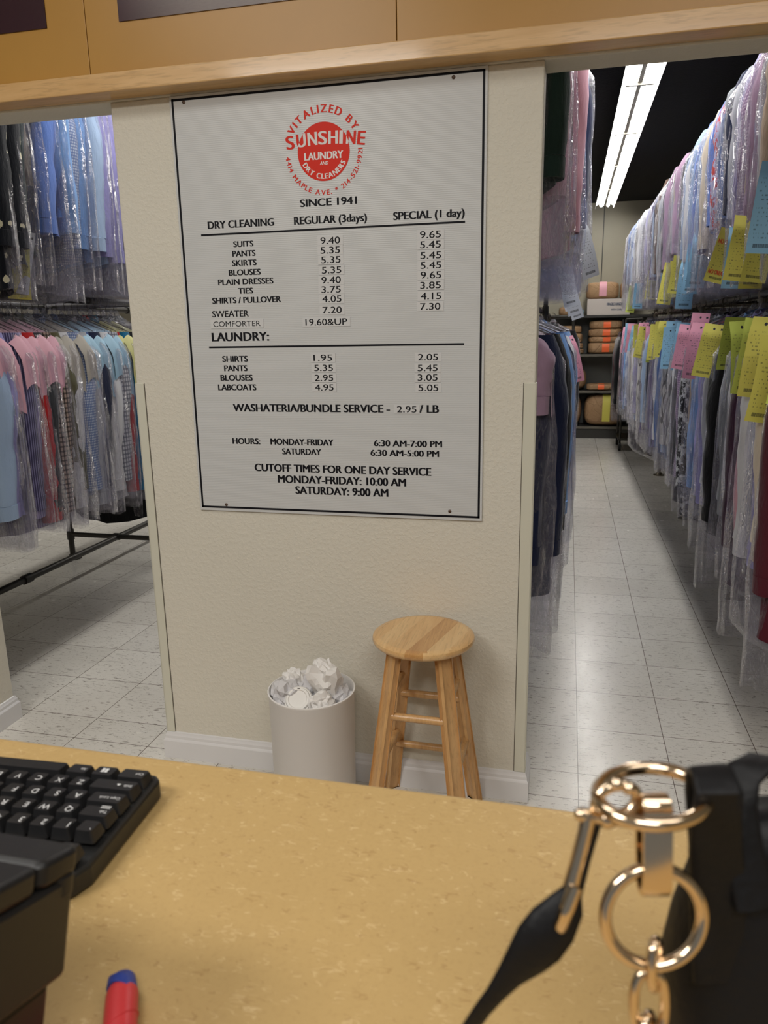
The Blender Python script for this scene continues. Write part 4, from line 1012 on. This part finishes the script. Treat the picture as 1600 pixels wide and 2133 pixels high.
for r_, u0, u in [(0, 15.3, 1), (0, 16.3, 1), (0, 17.3, 1), (1, 16.3, 1)] + [(3, 15.3 + k, 1) for k in range(3)] + [(4, 15.3 + k, 1) for k in range(3)] + [(0, 18.5, 2), (0, 20.5, 1)] + [(q, 18.5 + k, 1) for q in (1, 2, 3, 4) for k in range(3)] + [(q, 21.5, 1) for q in (1, 3, 4)]:
    keycap(OX + u0 * U + .0009, OY + r_ * U * .985, u * U - .0018, .019 + .0012 * r_).build('key', M['key'], kb, smooth=45)

# ------------------------------------------------------------------ receipt printer leaning on its stand
pr = thing('receipt_printer', 'charcoal receipt printer tilted on a stand at the corner of the counter', 'printer', (-.237, -1.856, 1.20))
pr.rotation_euler = (math.radians(-19), 0, 0)   # local -y towards the viewer, top face in the local xy plane
def rbox(x0, x1, y0, y1, z0, z1, r=.006):
    pts = []
    for cx_, cy_, a0 in ((x1 - r, y1 - r, 0), (x0 + r, y1 - r, 90), (x0 + r, y0 + r, 180), (x1 - r, y0 + r, 270)):
        for k in range(5):
            a = math.radians(a0 + 22.5 * k); pts.append((cx_ + r * math.cos(a), cy_ + r * math.sin(a)))
    b = B(); b.loft([[(x, y, z) for x, y in pts] for z in (z0, z1)]); return b
rbox(-.150, 0, -.170, 0, -.064, -.014).build('housing', M['prn'], pr, bevel=.003, smooth=30)
rbox(-.150, .0006, -.030, .0006, -.0135, .0).build('rear_cover', M['prn'], pr, bevel=.003, smooth=30)
rbox(-.150, .0006, -.170, -.0312, -.0135, .0).build('paper_lid', M['prn'], pr, bevel=.003, smooth=30)
rbox(-.149, .0004, -.016, .0004, -.024, -.0125, .006).build('lid_hook', M['prn'], pr, bevel=.0015, smooth=30)
rbox(-.146, -.006, -.166, -.004, -.118, -.0655).build('base', M['prn'], pr, bevel=.004, smooth=30)
B().lathe([(0, .0012), (.005, .001), (.006, 0)], 20, (-.052, -.013, 0)).build('button', M['rubber'], pr)
B().box(-.12, -.03, -.14, -.09, -.172, -.117).build('stand_foot', M['rubber'], pr, smooth=0, bevel=.003)

# ------------------------------------------------------------------ red wrapped pen on the counter
pn = thing('marker_pen', 'thick pen wrapped in red tape with a blue end lying on the counter', 'pen', (-.2455, -1.824, 1.0797), math.radians(29))
pts = [(0, -.012, 0), (0, -.05, 0), (0, -.10, 0), (0, -.15, 0)]
B().tube([(0, -.006 - .002 * k, 0) for k in range(4)] + pts[1:], [.0078, .0086, .0092, .0094, .0095, .0095, .0095], 24).build('tape_wrap', M['redtape'], pn, smooth=50)
b = B(); b.loft([[(r * math.cos(2 * PI * j / 24), y - .6 * (r * math.cos(2 * PI * j / 24)) if k < 2 else y, r * math.sin(2 * PI * j / 24)) for j in range(24)] for k, (r, y) in enumerate(((.0094, -.010), (.0090, -.004), (.0072, .001), (.003, .003)))]); b.build('blue_end', M['bluetape'], pn, smooth=50)
for y in (-.030, -.050, -.075):
    B().tube([(.0096 * math.cos(a), y + .006 * math.cos(a + .6), .0096 * math.sin(a)) for a in [2 * PI * k / 28 for k in range(28)]], .0004, 6, closed=True).build('tape_edge', M['redtape'], pn)

# ------------------------------------------------------------------ handbag with gold rings
hu = Vector((.97209, .23395, -.01724)); hv = Vector((-.03842, .23127, .97213)); hw_ = Vector((-.23142, .94434, -.2338))
HO = Vector((.0, -2.147, 1.456)) + hw_ * .27 + hu * (562 * .27 / 1560) - hv * (843.5 * .27 / 1560)
hb = thing('handbag', 'black leather handbag with gold rings, chain and strap standing on the counter', 'handbag', tuple(HO))
def P(u, v, w_=0): return (hu * u + hv * v + hw_ * w_) * .001
G = M['gold']; LE = M['leather']
hx, hy_, hz_ = hu * .001, hv * .001, hw_ * .001
B().ring(P(0, 0), hu, hv, .0176, .00235, 64, 16).build('large_ring', G, hb, smooth=60)
tilt = (hv * .20 + hw_ * .95 + hu * .24)
B().ring(P(.5, 43, 3), hu, tilt, .0200, .0025, 64, 16, .0185).build('oval_ring', G, hb, smooth=60)
# folded gold plate joining both rings
track = []
for k in range(25): a = PI * k / 24; track.append((5.0 * math.cos(a), 40 + 4.6 * math.sin(a)))
for k in range(25): a = PI + PI * k / 24; track.append((4.2 * math.cos(a), 12.5 + 4.6 * math.sin(a)))
rings = []
for uu, th in ((-5.2, -.6), (-4.8, 0), (4.8, 0), (5.2, -.6)):
    rings.append([P(uu, v + (th if v > 26 else -th), w_) for w_, v in track])
inner = [[P(uu, 26 + (v - 26) * .90, w_ * .66) for w_, v in track] for uu in (5.2, -5.2)]
B().loft(rings + inner + [rings[0]], False, False).build('link_plate', G, hb, smooth=40)
# snap hook assembly
B().ring(P(-13.2, 41.5, 1), (hu * .94 + hv * .34), (hv * .94 - hu * .34), .0078, .0021, 40, 12, .0054).build('hook_eye', G, hb, smooth=60)
b = B()
for u, v, r in ((-16.8, 35.2, 3.4), (-26.5, 37.0, 2.3), (-9.0, 46.5, 2.6), (-13.5, 48.0, 2.7)):
    c_ = P(u, v, 0)
    rg = []
    for i in range(9):
        a = -PI / 2 + PI * i / 8
        rg.append([c_ + (hu * math.cos(2 * PI * j / 16) + hw_ * math.sin(2 * PI * j / 16)) * r * .001 * max(.02, math.cos(a)) + hv * r * .001 * math.sin(a) for j in range(16)])
    b.loft(rg)
b.cyl(P(-26.5, 37.0, 0), P(-4, 33.5, 1), .0026, 14); b.build('swivel_joint', G, hb, smooth=60)
B().tube([P(-23.6, 36, 0), P(-24.6, 31, 0), P(-27.5, 20, 0), P(-30.0, 10.5, 0)], [.0030, .0027, .0027, .0029], 16).build('snap_bar', G, hb, smooth=60)
B().tube([P(-28.6, 12, -1.5), P(-31.5, 5, -2.2), P(-34.2, -2.2, -2.0), P(-33.6, -4.2, 0)], [.0026, .0028, .0027, .0020], 14).build('strap_loop', G, hb, smooth=60)
B().tube([P(-21.0, 33, 3), P(-25, 19, 4), P(-28.5, 6, 4), P(-31.5, -5, 3)], [.0030, .0033, .0036, .004], 12).build('snap_backing', LE, hb, smooth=60)
B().tube([P(-28.5, 9, 2.5), P(-31, 3, 2.2), P(-36, -4, 2), P(-41, -11, 2.5), P(-45, -17, 4), P(-51, -25, 6), P(-56, -33, 8), P(-60.5, -41, 11), P(-66, -55, 18), P(-72, -80, 30)],
         [.0034, .0070, .0094, .0096, .0080, .0052, .0038, .0034, .0033, .0033], 16, flat=.5, up=tuple(hw_)).build('leather_strap', LE, hb, smooth=60)
# chain
for k, (cu, cv_, turn) in enumerate(((.5, -17.0, 1), (-1.6, -31.0, 0), (-2.4, -47, 1), (-3, -63, 0), (-3.5, -79, 1))):
    ax = hu if not turn else (hw_ * .8 + hu * .6)
    big = 1.0 if k else .72
    pts = []
    for i in range(40):
        a = 2 * PI * i / 40; pts.append(P(cu, cv_, 0) + ax * .0056 * big * sgn(math.cos(a), .8) + hv * .0112 * big * sgn(math.sin(a), .8))
    B().tube(pts, .0019, 12, closed=True).build('chain_link', G, hb, smooth=60)
# leather loop through the oval ring, straps and the soft body
def band(path, half, th, name, twist=0.0):
    rings = []
    for i, (u, v, w_) in enumerate(path):
        p = P(u, v, w_); a = P(*path[max(0, i - 1)]); c_ = P(*path[min(len(path) - 1, i + 1)])
        t_ = (c_ - a).normalized(); side = (hu - t_ * hu.dot(t_)).normalized(); nn = t_.cross(side)
        hh = half[i] if isinstance(half, (list, tuple)) else half
        rings.append([p + side * hh * .001 * sgn(math.cos(2 * PI * j / 16), .5) + nn * th * .001 * sgn(math.sin(2 * PI * j / 16), .6) for j in range(16)])
    return B().loft(rings).build(name, LE, hb, smooth=60)
band([(31, -30, 12), (28, 0, 10), (25, 22, 6), (22.5, 36, 0), (22, 46, -3.5), (22.3, 51.5, 3), (23.5, 50, 9), (25, 42, 12), (29, 20, 16), (32, -20, 18)], [12, 11, 9.8, 9.0, 8.6, 7.6, 8.2, 9, 10, 12], 2.2, 'ring_tab')
band([(40, 0, 6), (36.5, 20, 9), (36, 36, 12), (40, 46, 16), (50, 49, 22), (66, 46, 28), (84, 30, 32), (96, 0, 34)], [8, 7.5, 7, 6.5, 6.5, 7, 8, 9], 2.2, 'handle')
rings = []
for v, u0, u1, w0, w1 in ((31, 38, 92, 12, 34), (27, 32, 104, 7, 38), (18, 28, 116, 6, 42), (4, 24, 126, 5, 46), (-12, 20, 134, 5, 50), (-30, 16, 142, 5, 54), (-60, 17, 150, 5, 60), (-110, 20, 156, 6, 66), (-160, 22, 152, 8, 70), (-196, 24, 146, 10, 70)):
    cu, cw = (u0 + u1) / 2, (w0 + w1) / 2; ring = []
    for j in range(40):
        a = 2 * PI * j / 40
        q = 1 + .03 * noise.noise(Vector((math.cos(a) * 2, math.sin(a) * 2, v * .03)))
        ring.append(Vector(P(cu + (u1 - u0) / 2 * sgn(math.cos(a), .7) * q, 0, 0)) + Vector((0, 0, 0)) + P(0, v, cw + (w1 - w0) / 2 * sgn(math.sin(a), .7) * q))
    rings.append(ring)
for r_ in rings:
    for i, p in enumerate(r_):
        if HO.z + p.z < 1.0712: r_[i] = Vector((p.x, p.y, 1.0712 - HO.z))
B().loft(rings[::-1]).build('bag_body', LE, hb, smooth=60)
